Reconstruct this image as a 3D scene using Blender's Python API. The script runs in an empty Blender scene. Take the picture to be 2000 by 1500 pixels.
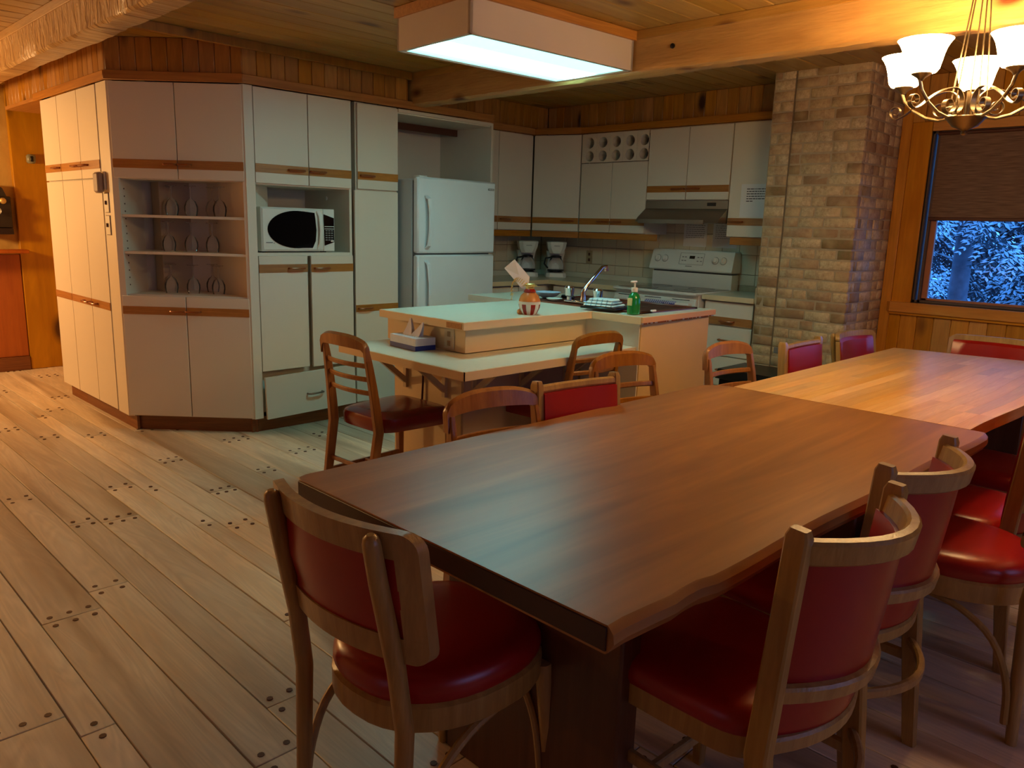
import bpy, math, random
from mathutils import Vector, Matrix
random.seed(7)
R = math.radians
scene = bpy.context.scene
col = scene.collection

# ------------------------------------------------------------------ camera
F = 1519.0; YAW = .7813; PIT = .2008; ROLL = .0288; EYE = 1.36
fw = Vector((math.cos(YAW)*math.cos(PIT), math.sin(YAW)*math.cos(PIT), -math.sin(PIT)))
rt = Vector((math.sin(YAW), -math.cos(YAW), 0)); up = rt.cross(fw)
rt, up = rt*math.cos(ROLL)+up*math.sin(ROLL), up*math.cos(ROLL)-rt*math.sin(ROLL)
cam = bpy.data.cameras.new('camera'); camo = bpy.data.objects.new('camera', cam); col.objects.link(camo)
m = Matrix((rt, up, -fw)).transposed().to_4x4(); m.translation = (0, 0, EYE)
camo.matrix_world = m
cam.sensor_width = 36; cam.lens = F/2000*36; cam.clip_start = .05; cam.clip_end = 200
scene.camera = camo

# ------------------------------------------------------------------ world, exposure
vs = scene.view_settings
vs.view_transform = 'Standard'; vs.look = 'None'; vs.gamma = 1; vs.use_curve_mapping = False
vs.exposure = 0.50
wd = bpy.data.worlds.new('dusk_sky'); scene.world = wd; wd.use_nodes = True
wd.node_tree.nodes['Background'].inputs[0].default_value = (.07, .33, 1.0, 1)
wd.node_tree.nodes['Background'].inputs[1].default_value = 2.6

def lamp(name, kind, loc, power, colour, size=.1, rot=None, sy=None, spread=None):
    l = bpy.data.lights.new(name, kind); l.energy = power; l.color = colour
    if kind == 'AREA':
        l.size = size
        if sy: l.shape = 'RECTANGLE'; l.size_y = sy
        if spread: l.spread = spread
    else: l.shadow_soft_size = size
    o = bpy.data.objects.new(name, l); col.objects.link(o); o.location = loc
    if rot: o.rotation_euler = rot
    return o
CH_P = 33.0        # chandelier shade emission
FX_P = 13.0        # ceiling panel emission
# unseen sources: warm lamps assumed at the left, bluish area lights without windows
lamp('assumed_hall_lamp', 'POINT', (.0, 7.0, 1.62), 96, (1, .62, .26), .12)  # assumed lamp out of view, stands for the warm light from the hall
lamp('assumed_living_room_lamp', 'POINT', (-1.2, 6.1, 2.1), 2, (1, .66, .36), .2)  # assumed lamp out of view, warms the floor at the left
lamp('assumed_daylight_rear', 'AREA', (1.9, -2.35, 1.5), 9, (.28, .42, 1.0), 2.2, (R(90), 0, 0), 1.1)  # assumed daylight as a bare area light; the front wall has no window
lamp('added_blue_fill_side', 'AREA', (-2.9, 1.2, 1.5), 1.2, (.5, .55, 1.0), 1.8, (0, R(-90), 0), 1.1)  # added bluish fill by the solid left wall; no window is built

# ------------------------------------------------------------------ materials
def lin(c):
    return tuple(((x/255)/12.92 if x/255 <= .04045 else ((x/255+.055)/1.055)**2.4) for x in c)
class N:
    def __init__(s, name):
        s.m = bpy.data.materials.new(name); s.m.use_nodes = True; s.t = s.m.node_tree
        s.b = s.t.nodes['Principled BSDF']; s.out = s.t.nodes['Material Output']
    def n(s, kind, **kw):
        x = s.t.nodes.new('ShaderNode'+kind)
        for k, v in kw.items():
            if k.startswith('i_'):
                k2 = k[2:]; x.inputs[int(k2) if k2.isdigit() else k2.replace('_', ' ')].default_value = v
            else: setattr(x, k, v)
        return x
    def l(s, a, b): s.t.links.new(a, b)
    def math(s, op, a, b=None, c=None):
        x = s.n('Math', operation=op)
        for i, v in enumerate((a, b, c)):
            if v is None: continue
            if isinstance(v, (int, float)): x.inputs[i].default_value = v
            else: s.l(v, x.inputs[i])
        return x.outputs[0]
    def ramp(s, fac, stops):
        x = s.n('ValToRGB'); e = x.color_ramp.elements
        while len(e) < len(stops): e.new(.5)
        for k, (p, c) in enumerate(stops): e[k].position = p; e[k].color = (*c, 1)
        s.l(fac, x.inputs[0]); return x.outputs[0]
    def mix(s, fac, a, b, mode='MIX'):
        x = s.n('Mix', data_type='RGBA', blend_type=mode)
        for sock, v in ((x.inputs[0], fac), (x.inputs[6], a), (x.inputs[7], b)):
            if isinstance(v, (int, float)): sock.default_value = v
            elif isinstance(v, tuple): sock.default_value = (*v, 1)
            else: s.l(v, sock)
        return x.outputs[2]
    def rnd(s):
        o = s.n('ObjectInfo').outputs['Random']; a = s.n('Attribute', attribute_name='rnd').outputs['Fac']
        return s.math('FRACT', s.math('ADD', o, a))
    def bump(s, h, st=.3, d=.01):
        x = s.n('Bump'); x.inputs['Strength'].default_value = st; x.inputs['Distance'].default_value = d
        s.l(h, x.inputs['Height']); s.l(x.outputs[0], s.b.inputs['Normal'])

def plain(name, c, rough=.5, metal=0, spec=.5, emit=None, es=0, coat=0, var=0, vscale=8):
    k = N(name); k.b.inputs['Roughness'].default_value = rough; k.b.inputs['Metallic'].default_value = metal
    k.b.inputs['Specular IOR Level'].default_value = spec; k.b.inputs['Coat Weight'].default_value = coat
    tc = k.n('TexCoord'); nz = k.n('TexNoise', i_Scale=vscale, i_Detail=4.0); k.l(tc.outputs['Object'], nz.inputs['Vector'])
    c1 = lin(c); f = max(var, .03)
    k.l(k.mix(nz.outputs[0], tuple(v*(1-f) for v in c1), tuple(min(1, v*(1+f)) for v in c1)), k.b.inputs['Base Color'])
    if emit: k.b.inputs['Emission Color'].default_value = (*emit, 1); k.b.inputs['Emission Strength'].default_value = es
    return k.m

def wood(name, c1, c2, axis='X', across=16, along=1.3, rough=.45, var=.35, knots=0, knotc=(60, 30, 14), fine=.35, bump=.15, coat=0, dark=None, spec=.5):
    """grain runs along axis; every piece gets its own offset and shade"""
    k = N(name); tc = k.n('TexCoord'); r = k.rnd()
    off = k.n('CombineXYZ'); k.l(k.math('MULTIPLY', r, 31.7), off.inputs[0]); k.l(k.math('MULTIPLY', r, 17.3), off.inputs[1]); k.l(k.math('MULTIPLY', r, 23.9), off.inputs[2])
    add = k.n('VectorMath', operation='ADD'); k.l(tc.outputs['Object'], add.inputs[0]); k.l(off.outputs[0], add.inputs[1])
    sc = [across]*3; sc['XYZ'.index(axis)] = along
    mp = k.n('VectorMath', operation='MULTIPLY'); k.l(add.outputs[0], mp.inputs[0]); mp.inputs[1].default_value = sc
    n1 = k.n('TexNoise', i_Scale=1.0, i_Detail=3.0, i_Distortion=1.2); k.l(mp.outputs[0], n1.inputs['Vector'])
    n2 = k.n('TexNoise', i_Scale=7.0, i_Detail=2.0); k.l(mp.outputs[0], n2.inputs['Vector'])
    wv = k.n('TexNoise', i_Scale=.45, i_Detail=2.0, i_Distortion=2.5); k.l(mp.outputs[0], wv.inputs['Vector'])
    a, b = lin(c1), lin(c2)
    colr = k.ramp(n1.outputs[0], [(.3, a), (.7, b)])
    sn = k.math('SINE', k.math('MULTIPLY', wv.outputs[0], 55.0))
    g = k.math('MULTIPLY', k.math('ADD', k.math('MULTIPLY', sn, .5), .5), fine*.55)
    g2 = k.math('MULTIPLY', n2.outputs[0], fine*.8)
    colr = k.mix(k.math('ADD', g, g2), colr, tuple(v*.55 for v in a))
    lo, hi = 1-var*.6, 1+var*.4
    rr = k.math('ADD', lo, k.math('MULTIPLY', k.math('FRACT', k.math('MULTIPLY', r, 7.13)), hi-lo))
    hs = k.n('HueSaturation'); k.l(colr, hs.inputs['Color']); k.l(rr, hs.inputs['Value'])
    k.l(k.math('ADD', .93, k.math('MULTIPLY', k.math('FRACT', k.math('MULTIPLY', r, 3.7)), .14)), hs.inputs['Saturation'])
    colr = hs.outputs[0]
    if dark:   # dark heartwood streaks
        n3 = k.n('TexNoise', i_Scale=.32, i_Detail=2.0, i_Distortion=.8); k.l(mp.outputs[0], n3.inputs['Vector'])
        colr = k.mix(k.ramp(n3.outputs[0], [(.53, (0, 0, 0)), (.68, (.7, .7, .7))]), colr, lin(dark))
    if knots:
        s2 = [6.5]*3; s2['XYZ'.index(axis)] = 3.2
        mk = k.n('VectorMath', operation='MULTIPLY'); k.l(add.outputs[0], mk.inputs[0]); mk.inputs[1].default_value = s2
        v = k.n('TexVoronoi', i_Scale=knots); k.l(mk.outputs[0], v.inputs['Vector'])
        kf = k.ramp(v.outputs['Distance'], [(.10, (1, 1, 1)), (.25, (0, 0, 0))])
        gate = k.math('GREATER_THAN', k.n('SeparateColor').outputs[0], .5)
        sep = gate.node.inputs[0].links[0].from_node; k.l(v.outputs['Color'], sep.inputs[0])
        colr = k.mix(k.math('MULTIPLY', kf, gate), colr, lin(knotc))
    k.l(colr, k.b.inputs['Base Color'])
    k.b.inputs['Roughness'].default_value = rough; k.b.inputs['Coat Weight'].default_value = coat
    k.b.inputs['Specular IOR Level'].default_value = spec
    k.bump(n2.outputs[0], bump, .004)
    return k.m

M = {}
LAM = (226, 214, 196)
M['laminate'] = plain('cabinet_laminate', LAM, .42, var=.03, vscale=300)
M['laminate_in'] = plain('cabinet_interior', (205, 192, 174), .6, var=.03)
M['oak'] = wood('oak_strip', (200, 132, 58), (164, 100, 38), 'X', 60, 3, .4, .15, fine=.5)
M['oak_base'] = wood('oak_toe_board', (150, 88, 36), (118, 64, 24), 'X', 50, 2.5, .5, .15, fine=.5)
M['pull'] = plain('bronze_pull', (150, 84, 38), .3, .3)
M['pull_grey'] = plain('grey_metal_pull', (140, 128, 115), .3, .8)
M['counter'] = plain('counter_laminate', (216, 212, 192), .27, var=.03, vscale=40)
M['counter_edge'] = plain('counter_edge', (224, 198, 156), .45, var=.04)
M['island_panel'] = plain('island_panel', (222, 196, 152), .5, var=.04)
M['floor'] = wood('floor_oak', (240, 222, 194), (220, 194, 160), 'Y', 14, 1.1, .42, .40, 0, fine=.46, bump=.15, dark=(140, 112, 80))
M['peg'] = plain('walnut_peg', (82, 50, 30), .5)
M['subfloor'] = plain('subfloor', (28, 18, 12), .9)
M['ceil'] = wood('ceiling_pine', (190, 148, 76), (160, 118, 54), 'X', 14, 1.0, .38, .22, .8, (92, 52, 20), fine=.3)
M['board'] = wood('knotty_pine_board', (196, 136, 60), (160, 104, 42), 'Z', 22, 2.2, .4, .3, .8, (52, 22, 10), fine=.45)
M['board_gold'] = wood('golden_pine_board', (224, 156, 60), (196, 126, 42), 'Z', 22, 1.6, .35, .22, .7, (84, 42, 14), fine=.35)
M['casing'] = wood('pine_casing', (226, 154, 58), (198, 124, 40), 'Z', 18, 1.2, .35, .12, 0, fine=.3)
M['casing_y'] = wood('pine_sill', (226, 154, 58), (198, 124, 40), 'Y', 18, 1.2, .35, .12, 0, fine=.3)
M['trim_x'] = wood('fir_trim_x', (200, 134, 56), (166, 104, 38), 'X', 40, 2, .4, .12, fine=.4)
M['trim_y'] = wood('fir_trim_y', (200, 134, 56), (166, 104, 38), 'Y', 40, 2, .4, .12, fine=.4)
M['beam'] = wood('hewn_beam', (206, 156, 80), (178, 126, 56), 'Y', 12, 1.4, .45, .12, .9, (96, 48, 16), fine=.3, bump=.5)
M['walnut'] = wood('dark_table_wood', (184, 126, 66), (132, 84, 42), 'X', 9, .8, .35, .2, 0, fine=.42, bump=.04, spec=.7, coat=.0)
M['maple'] = wood('butcher_block', (240, 192, 122), (222, 162, 90), 'X', 30, 2.0, .28, .30, 0, fine=.3, bump=.03)
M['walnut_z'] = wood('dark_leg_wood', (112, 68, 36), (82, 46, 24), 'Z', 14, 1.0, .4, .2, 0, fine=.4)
M['edge'] = wood('live_edge_wood', (150, 106, 58), (120, 80, 42), 'X', 16, 1.2, .38, .2, 0, fine=.35)
M['end_shade'] = plain('dark_end_shade', (62, 38, 26), .5, var=.2, vscale=30)
M['chair'] = wood('chair_beech', (190, 152, 88), (162, 122, 66), 'Z', 30, 3, .32, .2, 0, fine=.3)
M['chair_red'] = wood('chair_ladder_wood', (172, 112, 52), (140, 84, 36), 'Z', 30, 3, .28, .2, 0, fine=.35)
M['vinyl'] = plain('red_vinyl', (158, 18, 16), .30, spec=.6, var=.06, vscale=5)
M['vinyl_dark'] = plain('maroon_vinyl', (122, 20, 20), .25, spec=.6, var=.06, vscale=5)
M['fridge'] = plain('fridge_white', (226, 230, 232), .33, var=.02)
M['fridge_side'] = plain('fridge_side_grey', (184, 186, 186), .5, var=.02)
M['gasket'] = plain('gasket_grey', (96, 98, 102), .7)
M['white'] = plain('white_plastic', (228, 226, 216), .35)
M['white_paper'] = plain('white_paper', (232, 228, 228), .8)
M['stove'] = plain('stove_enamel', (226, 224, 216), .28)
M['black'] = plain('black_plastic', (14, 12, 12), .35)
M['black_glass'] = plain('black_glass', (16, 11, 11), .08, spec=.7)
M['cooktop'] = plain('ceramic_cooktop', (52, 48, 44), .12, spec=.7)
M['chrome'] = plain('chrome', (210, 212, 216), .12, 1)
M['steel'] = plain('hood_steel', (150, 140, 126), .35, .8)
M['gunmetal'] = plain('pewter_iron', (120, 100, 74), .32, .85)
M['sink'] = plain('brown_sink_enamel', (96, 46, 30), .3)
M['brown'] = plain('brown_plastic', (84, 44, 28), .5)
M['blue'] = plain('blue_card', (24, 44, 128), .5)
M['grey'] = plain('grey_plastic', (120, 118, 116), .5)
M['ink'] = plain('printed_ink', (66, 60, 66), .8)
M['gold'] = plain('gold_wire', (222, 186, 110), .3, .6)
M['redglaze'] = plain('red_glaze', (150, 34, 26), .25)
M['amber'] = plain('amber_glaze', (206, 128, 66), .25)
M['soap'] = plain('green_soap', (24, 130, 62), .15, spec=.6)
M['snow'] = plain('snow', (236, 240, 246), .8)
M['bark'] = plain('frosted_bark', (96, 98, 108), .9, var=.8, vscale=14)
M['needles'] = plain('spruce_needles', (38, 58, 66), .9, var=.3)
M['plaster'] = wood('pale_panel_wall', (216, 178, 104), (190, 146, 74), 'Z', 5, 2.5, .6, .1, .5, (150, 110, 50), fine=.15)
M['panel_red'] = wood('orange_stained_panel', (196, 108, 40), (172, 88, 30), 'Z', 12, 1, .4, .1, 0, fine=.25)
M['mortar'] = plain('mortar', (178, 156, 126), .95, var=.15, vscale=30)
M['wallplain'] = plain('off_white_wall', (190, 168, 140), .8)
M['flower'] = plain('olive_grey_metal', (96, 88, 60), .4, .5)

k = N('brick_face'); tc = k.n('TexCoord'); r = k.rnd()
nz = k.n('TexNoise', i_Scale=45.0, i_Detail=5.0, i_Roughness=.65); k.l(tc.outputs['Object'], nz.inputs['Vector'])
nb = k.n('TexNoise', i_Scale=9.0, i_Detail=2.0); k.l(tc.outputs['Object'], nb.inputs['Vector'])
base = k.ramp(r, [(0, lin((222, 198, 158))), (.45, lin((210, 182, 140))), (.72, lin((192, 160, 122))), (.86, lin((168, 134, 100))), (.95, lin((132, 110, 68)))])
c = k.mix(k.ramp(nz.outputs[0], [(.35, (0, 0, 0)), (.7, (.75, .75, .75))]), base, lin((156, 116, 82)))
c = k.mix(k.ramp(nb.outputs[0], [(.45, (0, 0, 0)), (.7, (.5, .5, .5))]), c, lin((222, 190, 140)))
k.l(c, k.b.inputs['Base Color']); k.b.inputs['Roughness'].default_value = .85; k.bump(nz.outputs[0], .6, .006); M['brick'] = k.m

k = N('hewn_beam_rough'); tc = k.n('TexCoord')
mp = k.n('Mapping'); mp.inputs['Scale'].default_value = (1, 34, 9); k.l(tc.outputs['Object'], mp.inputs['Vector'])
nz = k.n('TexNoise', i_Scale=1.0, i_Detail=5.0, i_Distortion=.7); k.l(mp.outputs[0], nz.inputs['Vector'])
k.l(k.ramp(nz.outputs[0], [(.3, lin((150, 100, 56))), (.42, lin((204, 160, 106))), (.7, lin((222, 184, 130)))]), k.b.inputs['Base Color'])
k.b.inputs['Roughness'].default_value = .3; k.bump(nz.outputs[0], 1.0, .03); M['beam_rough'] = k.m

k = N('roller_blind_cloth'); tc = k.n('TexCoord')
mp = k.n('Mapping'); mp.inputs['Scale'].default_value = (1, 9, 160); k.l(tc.outputs['Object'], mp.inputs['Vector'])
nz = k.n('TexNoise', i_Scale=1.0, i_Detail=3.0); k.l(mp.outputs[0], nz.inputs['Vector'])
k.l(k.ramp(nz.outputs[0], [(.3, lin((98, 72, 58))), (.7, lin((132, 102, 82)))]), k.b.inputs['Base Color'])
k.b.inputs['Roughness'].default_value = .85; M['blind'] = k.m

k = N('shade_glass'); k.b.inputs['Base Color'].default_value = (.9, .8, .6, 1)
k.b.inputs['Emission Color'].default_value = (1, .67, .30, 1); k.b.inputs['Emission Strength'].default_value = CH_P; M['shade'] = k.m

k = N('panel_diffuser'); tc = k.n('TexCoord'); sp = k.n('SeparateXYZ'); k.l(tc.outputs['Object'], sp.inputs[0])
# tubes lie along X at two lines behind the prismatic sheet, so the sheet glows more under them
d1 = k.math('ABSOLUTE', k.math('SUBTRACT', sp.outputs[1], .075)); g1 = k.math('MAXIMUM', k.math('SUBTRACT', 1.0, k.math('MULTIPLY', d1, 7.5)), 0.0)
gl = k.math('ADD', .16, k.math('MULTIPLY', g1, 1.6))
wv = k.n('TexWave', i_Scale=18.0); k.l(tc.outputs['Object'], wv.inputs['Vector'])
k.l(k.math('MULTIPLY', k.math('MULTIPLY', gl, k.math('ADD', .93, k.math('MULTIPLY', wv.outputs['Fac'], .09))), FX_P), k.b.inputs['Emission Strength'])
k.b.inputs['Emission Color'].default_value = (.26, .80, .80, 1); k.b.inputs['Base Color'].default_value = (.5, .6, .6, 1); M['diffuser'] = k.m

def thin_glass(name, tint=(1, 1, 1), fac=.12, dif=0.0):
    k = N(name); k.t.nodes.remove(k.b)
    tr = k.n('BsdfTransparent'); tr.inputs[0].default_value = (*tint, 1)
    gl = k.n('BsdfGlossy'); gl.inputs['Roughness'].default_value = .03
    fr = k.n('Fresnel', i_IOR=1.25); mx = k.n('MixShader'); df_ = k.n('BsdfDiffuse'); df_.inputs[0].default_value = (.9, .88, .84, 1); m2_ = k.n('MixShader'); m2_.inputs[0].default_value = dif; k.l(tr.outputs[0], m2_.inputs[1]); k.l(df_.outputs[0], m2_.inputs[2])
    k.l(k.math('ADD', fr.outputs[0], fac), mx.inputs[0]); k.l(m2_.outputs[0], mx.inputs[1]); k.l(gl.outputs[0], mx.inputs[2]); k.l(mx.outputs[0], k.out.inputs[0])
    return k.m
M['glass'] = thin_glass('clear_glass', (.99, .985, .98), .0, .07)
M['pane'] = thin_glass('window_pane_glass', (.97, .98, 1), .0)

k = N('checked_towel'); tc = k.n('TexCoord'); ch = k.n('TexChecker', i_Scale=110.0)
ch.inputs[1].default_value = (*lin((205, 205, 220)), 1); ch.inputs[2].default_value = (*lin((70, 72, 150)), 1)
k.l(tc.outputs['Object'], ch.inputs[0]); k.l(ch.outputs[0], k.b.inputs['Base Color']); k.b.inputs['Roughness'].default_value = .9; M['towel'] = k.m
k = N('striped_cloth'); tc = k.n('TexCoord'); wv = k.n('TexWave', i_Scale=10.0, bands_direction='Y'); k.l(tc.outputs['Object'], wv.inputs[0])
k.l(k.ramp(wv.outputs['Fac'], [(.75, lin((206, 224, 226))), (.9, lin((140, 172, 190)))]), k.b.inputs['Base Color']); k.b.inputs['Roughness'].default_value = .9; M['cloth'] = k.m

# ------------------------------------------------------------------ mesh helpers
class MB:
    def __init__(s): s.v = []; s.f = []; s.r = []
    def add(s, v, f, rnd=None):
        n = len(s.v); s.v += [tuple(p) for p in v]; s.f += [tuple(i+n for i in q) for q in f]
        s.r += [rnd if rnd is not None else 0.0]*len(v); return s
    def box(s, x0, x1, y0, y1, z0, z1, b=0.0, mat=None, rnd=None, jit=0):
        c = Vector(((x0+x1)/2, (y0+y1)/2, (z0+z1)/2)); h = Vector((abs(x1-x0)/2, abs(y1-y0)/2, abs(z1-z0)/2))
        b = min(b, h.x*.9, h.y*.9, h.z*.9); vs_ = []; fs = []
        S = [(a, d, e) for a in (-1, 1) for d in (-1, 1) for e in (-1, 1)]
        if b <= 0:
            vs_ = [Vector((a*h.x, d*h.y, e*h.z)) for a, d, e in S]
            fs = [(0, 1, 3, 2), (4, 6, 7, 5), (0, 4, 5, 1), (2, 3, 7, 6), (0, 2, 6, 4), (1, 5, 7, 3)]
        else:
            ix = {}
            for sgn in S:
                for ax in range(3):
                    p = [sgn[i]*(h[i]-(0 if i == ax else b)) for i in range(3)]
                    ix[(sgn, ax)] = len(vs_); vs_.append(Vector(p))
            def q(sgns, axs): return [ix[(tuple(a), x)] for a, x in zip(sgns, axs)]
            for ax in range(3):
                o = [i for i in range(3) if i != ax]
                for d in (-1, 1):
                    cs = []
                    for u, w in ((-1, -1), (1, -1), (1, 1), (-1, 1)):
                        g = [0, 0, 0]; g[ax] = d; g[o[0]] = u; g[o[1]] = w; cs.append(g)
                    fs.append(q(cs, [ax]*4))
            for ax in range(3):
                o = [i for i in range(3) if i != ax]
                for u in (-1, 1):
                    for w in (-1, 1):
                        g0 = [0, 0, 0]; g0[ax] = -1; g0[o[0]] = u; g0[o[1]] = w; g1 = list(g0); g1[ax] = 1
                        fs.append(q([g0, g0, g1, g1], [o[0], o[1], o[1], o[0]]))
            for sgn in S: fs.append([ix[(sgn, 0)], ix[(sgn, 1)], ix[(sgn, 2)]])
            out = []
            for f_ in fs:
                p = [vs_[i] for i in f_]; nn = (p[1]-p[0]).cross(p[2]-p[0]); cc = sum(p, Vector())/len(p)
                out.append(tuple(f_) if nn.dot(cc) > 0 else tuple(reversed(f_)))
            fs = out
        if jit: vs_ = [v+Vector([random.uniform(-jit, jit) for _ in range(3)]) for v in vs_]
        vs_ = [v+c for v in vs_]
        if mat is not None: vs_ = [mat @ v for v in vs_]
        return s.add(vs_, fs, rnd)
    def sweep(s, path, prof, closed=False, upv=None, caps=True, scale=None, rnd=None):
        """prof: (a,b) pairs across the path; a along 'side', b along 'up'"""
        P = [Vector(p) for p in path]; n = len(P); vv = []; ff = []; m_ = len(prof); prev = None
        for i in range(n):
            if closed: t = (P[(i+1) % n]-P[i-1])
            else: t = P[min(i+1, n-1)]-P[max(i-1, 0)]
            t.normalize()
            if upv is not None: u_ = Vector(upv[i] if isinstance(upv, list) else upv)
            else: u_ = prev if prev is not None else (Vector((0, 0, 1)) if abs(t.z) < .9 else Vector((0, 1, 0)))
            sd = t.cross(u_)
            if sd.length < 1e-6: sd = t.orthogonal()
            sd.normalize(); u_ = sd.cross(t).normalized(); prev = u_
            k_ = scale[i] if scale else 1
            kx, ky = k_ if isinstance(k_, tuple) else (k_, k_)
            vv += [P[i]+sd*(a*kx)+u_*(b*ky) for a, b in prof]
        rng = n if closed else n-1
        for i in range(rng):
            j = (i+1) % n
            for a in range(m_):
                b = (a+1) % m_; ff.append((i*m_+a, i*m_+b, j*m_+b, j*m_+a))
        if caps and not closed: ff.append(tuple(reversed(range(m_)))); ff.append(tuple((n-1)*m_+a for a in range(m_)))
        return s.add(vv, ff, rnd)
    def tube(s, path, r, n=8, closed=False, scale=None):
        return s.sweep(path, [(r*math.cos(2*math.pi*i/n), r*math.sin(2*math.pi*i/n)) for i in range(n)], closed, scale=scale)
    def lathe(s, prof, n=20, c=(0, 0, 0), mat=None):
        vv = []; ff = []
        for r_, z in prof:
            for i in range(n):
                a = 2*math.pi*i/n; p = Vector((c[0]+r_*math.cos(a), c[1]+r_*math.sin(a), c[2]+z)); vv.append(mat @ p if mat else p)
        for j in range(len(prof)-1):
            for i in range(n): ff.append((j*n+i, j*n+(i+1) % n, (j+1)*n+(i+1) % n, (j+1)*n+i))
        ff.append(tuple(reversed(range(n)))); ff.append(tuple((len(prof)-1)*n+i for i in range(n)))
        return s.add(vv, ff)
    def prism(s, pts, z0, z1, top=None):
        """pts: (x,y) counter-clockwise; top: optional other outline"""
        n = len(pts); t = top or pts
        vv = [(x, y, z0) for x, y in pts]+[(x, y, z1) for x, y in t]
        ff = [tuple(reversed(range(n))), tuple(range(n, 2*n))]+[(i, (i+1) % n, n+(i+1) % n, n+i) for i in range(n)]
        return s.add(vv, ff)
    def layers(s, rings, capb=True, capt=True):
        n = len(rings[0]); vv = [p for r_ in rings for p in r_]; ff = []
        for j in range(len(rings)-1):
            for i in range(n): ff.append((j*n+i, j*n+(i+1) % n, (j+1)*n+(i+1) % n, (j+1)*n+i))
        if capb: ff.append(tuple(reversed(range(n))))
        if capt: ff.append(tuple((len(rings)-1)*n+i for i in range(n)))
        return s.add(vv, ff)
    def mesh(s, name, mat, smooth=True, ang=38):
        me = bpy.data.meshes.new(name); me.from_pydata(s.v, [], s.f); me.materials.append(mat)
        if any(s.r):
            at = me.attributes.new('rnd', 'FLOAT', 'POINT'); at.data.foreach_set('value', s.r)
        if smooth: me.shade_smooth(); me.set_sharp_from_angle(angle=R(ang))
        me.update(); return me
def cr(P, k=4):
    P = [Vector(p) for p in P]; out = []
    for i in range(len(P)-1):
        a, b, c, d = P[max(i-1, 0)], P[i], P[i+1], P[min(i+2, len(P)-1)]
        for q in range(k):
            f = q/k; out.append(.5*((2*b)+(c-a)*f+(2*a-5*b+4*c-d)*f*f+(3*b-a-3*c+d)*f**3))
    return out+[P[-1]]
def part(name, mb, mat, parent=None, label=None, smooth=True, ang=38, kind=None, loc=None, rot=None):
    me = mb.mesh(name, mat, smooth, ang) if isinstance(mb, MB) else mb
    o = bpy.data.objects.new(name, me); col.objects.link(o)
    if parent: o.parent = parent
    if label: o['label'] = label
    if kind: o['kind'] = kind
    if loc: o.location = loc
    if rot: o.rotation_euler = rot
    return o
def thing(name, label, cat, loc=(0, 0, 0), rz=0.0, group=None):
    o = bpy.data.objects.new(name, None); col.objects.link(o); o.empty_display_size = .1
    o.location = loc; o.rotation_euler = (0, 0, rz); o['label'] = label; o['category'] = cat
    if group: o['group'] = group
    return o
def single(name, mb, mat, label, cat, loc=(0, 0, 0), rot=None, group=None, **kw):
    o = part(name, mb, mat, **kw); o.location = loc; o['label'] = label; o['category'] = cat
    if rot: o.rotation_euler = rot
    if group: o['group'] = group
    return o
def struct(name, mb, mat, parent=None, label=None):
    o = part(name, mb, mat, parent, label)
    if not parent: o['kind'] = 'structure'
    return o
KIDS = {}
def copy_tree(o, parent=None):
    c = o.copy(); col.objects.link(c)
    if parent: c.parent = parent
    for ch in [x for x in col.objects if x.parent is o]: copy_tree(ch, c)
    return c
def dup(src, loc, rz, label, group=None):
    c = copy_tree(src); c.location = loc; c.rotation_euler = (0, 0, rz); c['label'] = label
    if group: c['group'] = group
    return c
def box(*a, **k): return MB().box(*a, **k)
circ = lambda r, n=8: [(r*math.cos(2*math.pi*i/n), r*math.sin(2*math.pi*i/n)) for i in range(n)]
rect = lambda a, b: [(-a, -b), (a, -b), (a, b), (-a, b)]
def rrect(a, b, c): return [(-a+c, -b), (a-c, -b), (a, -b+c), (a, b-c), (a-c, b), (-a+c, b), (-a, b-c), (-a, -b+c)]

CEIL = 2.38
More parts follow.
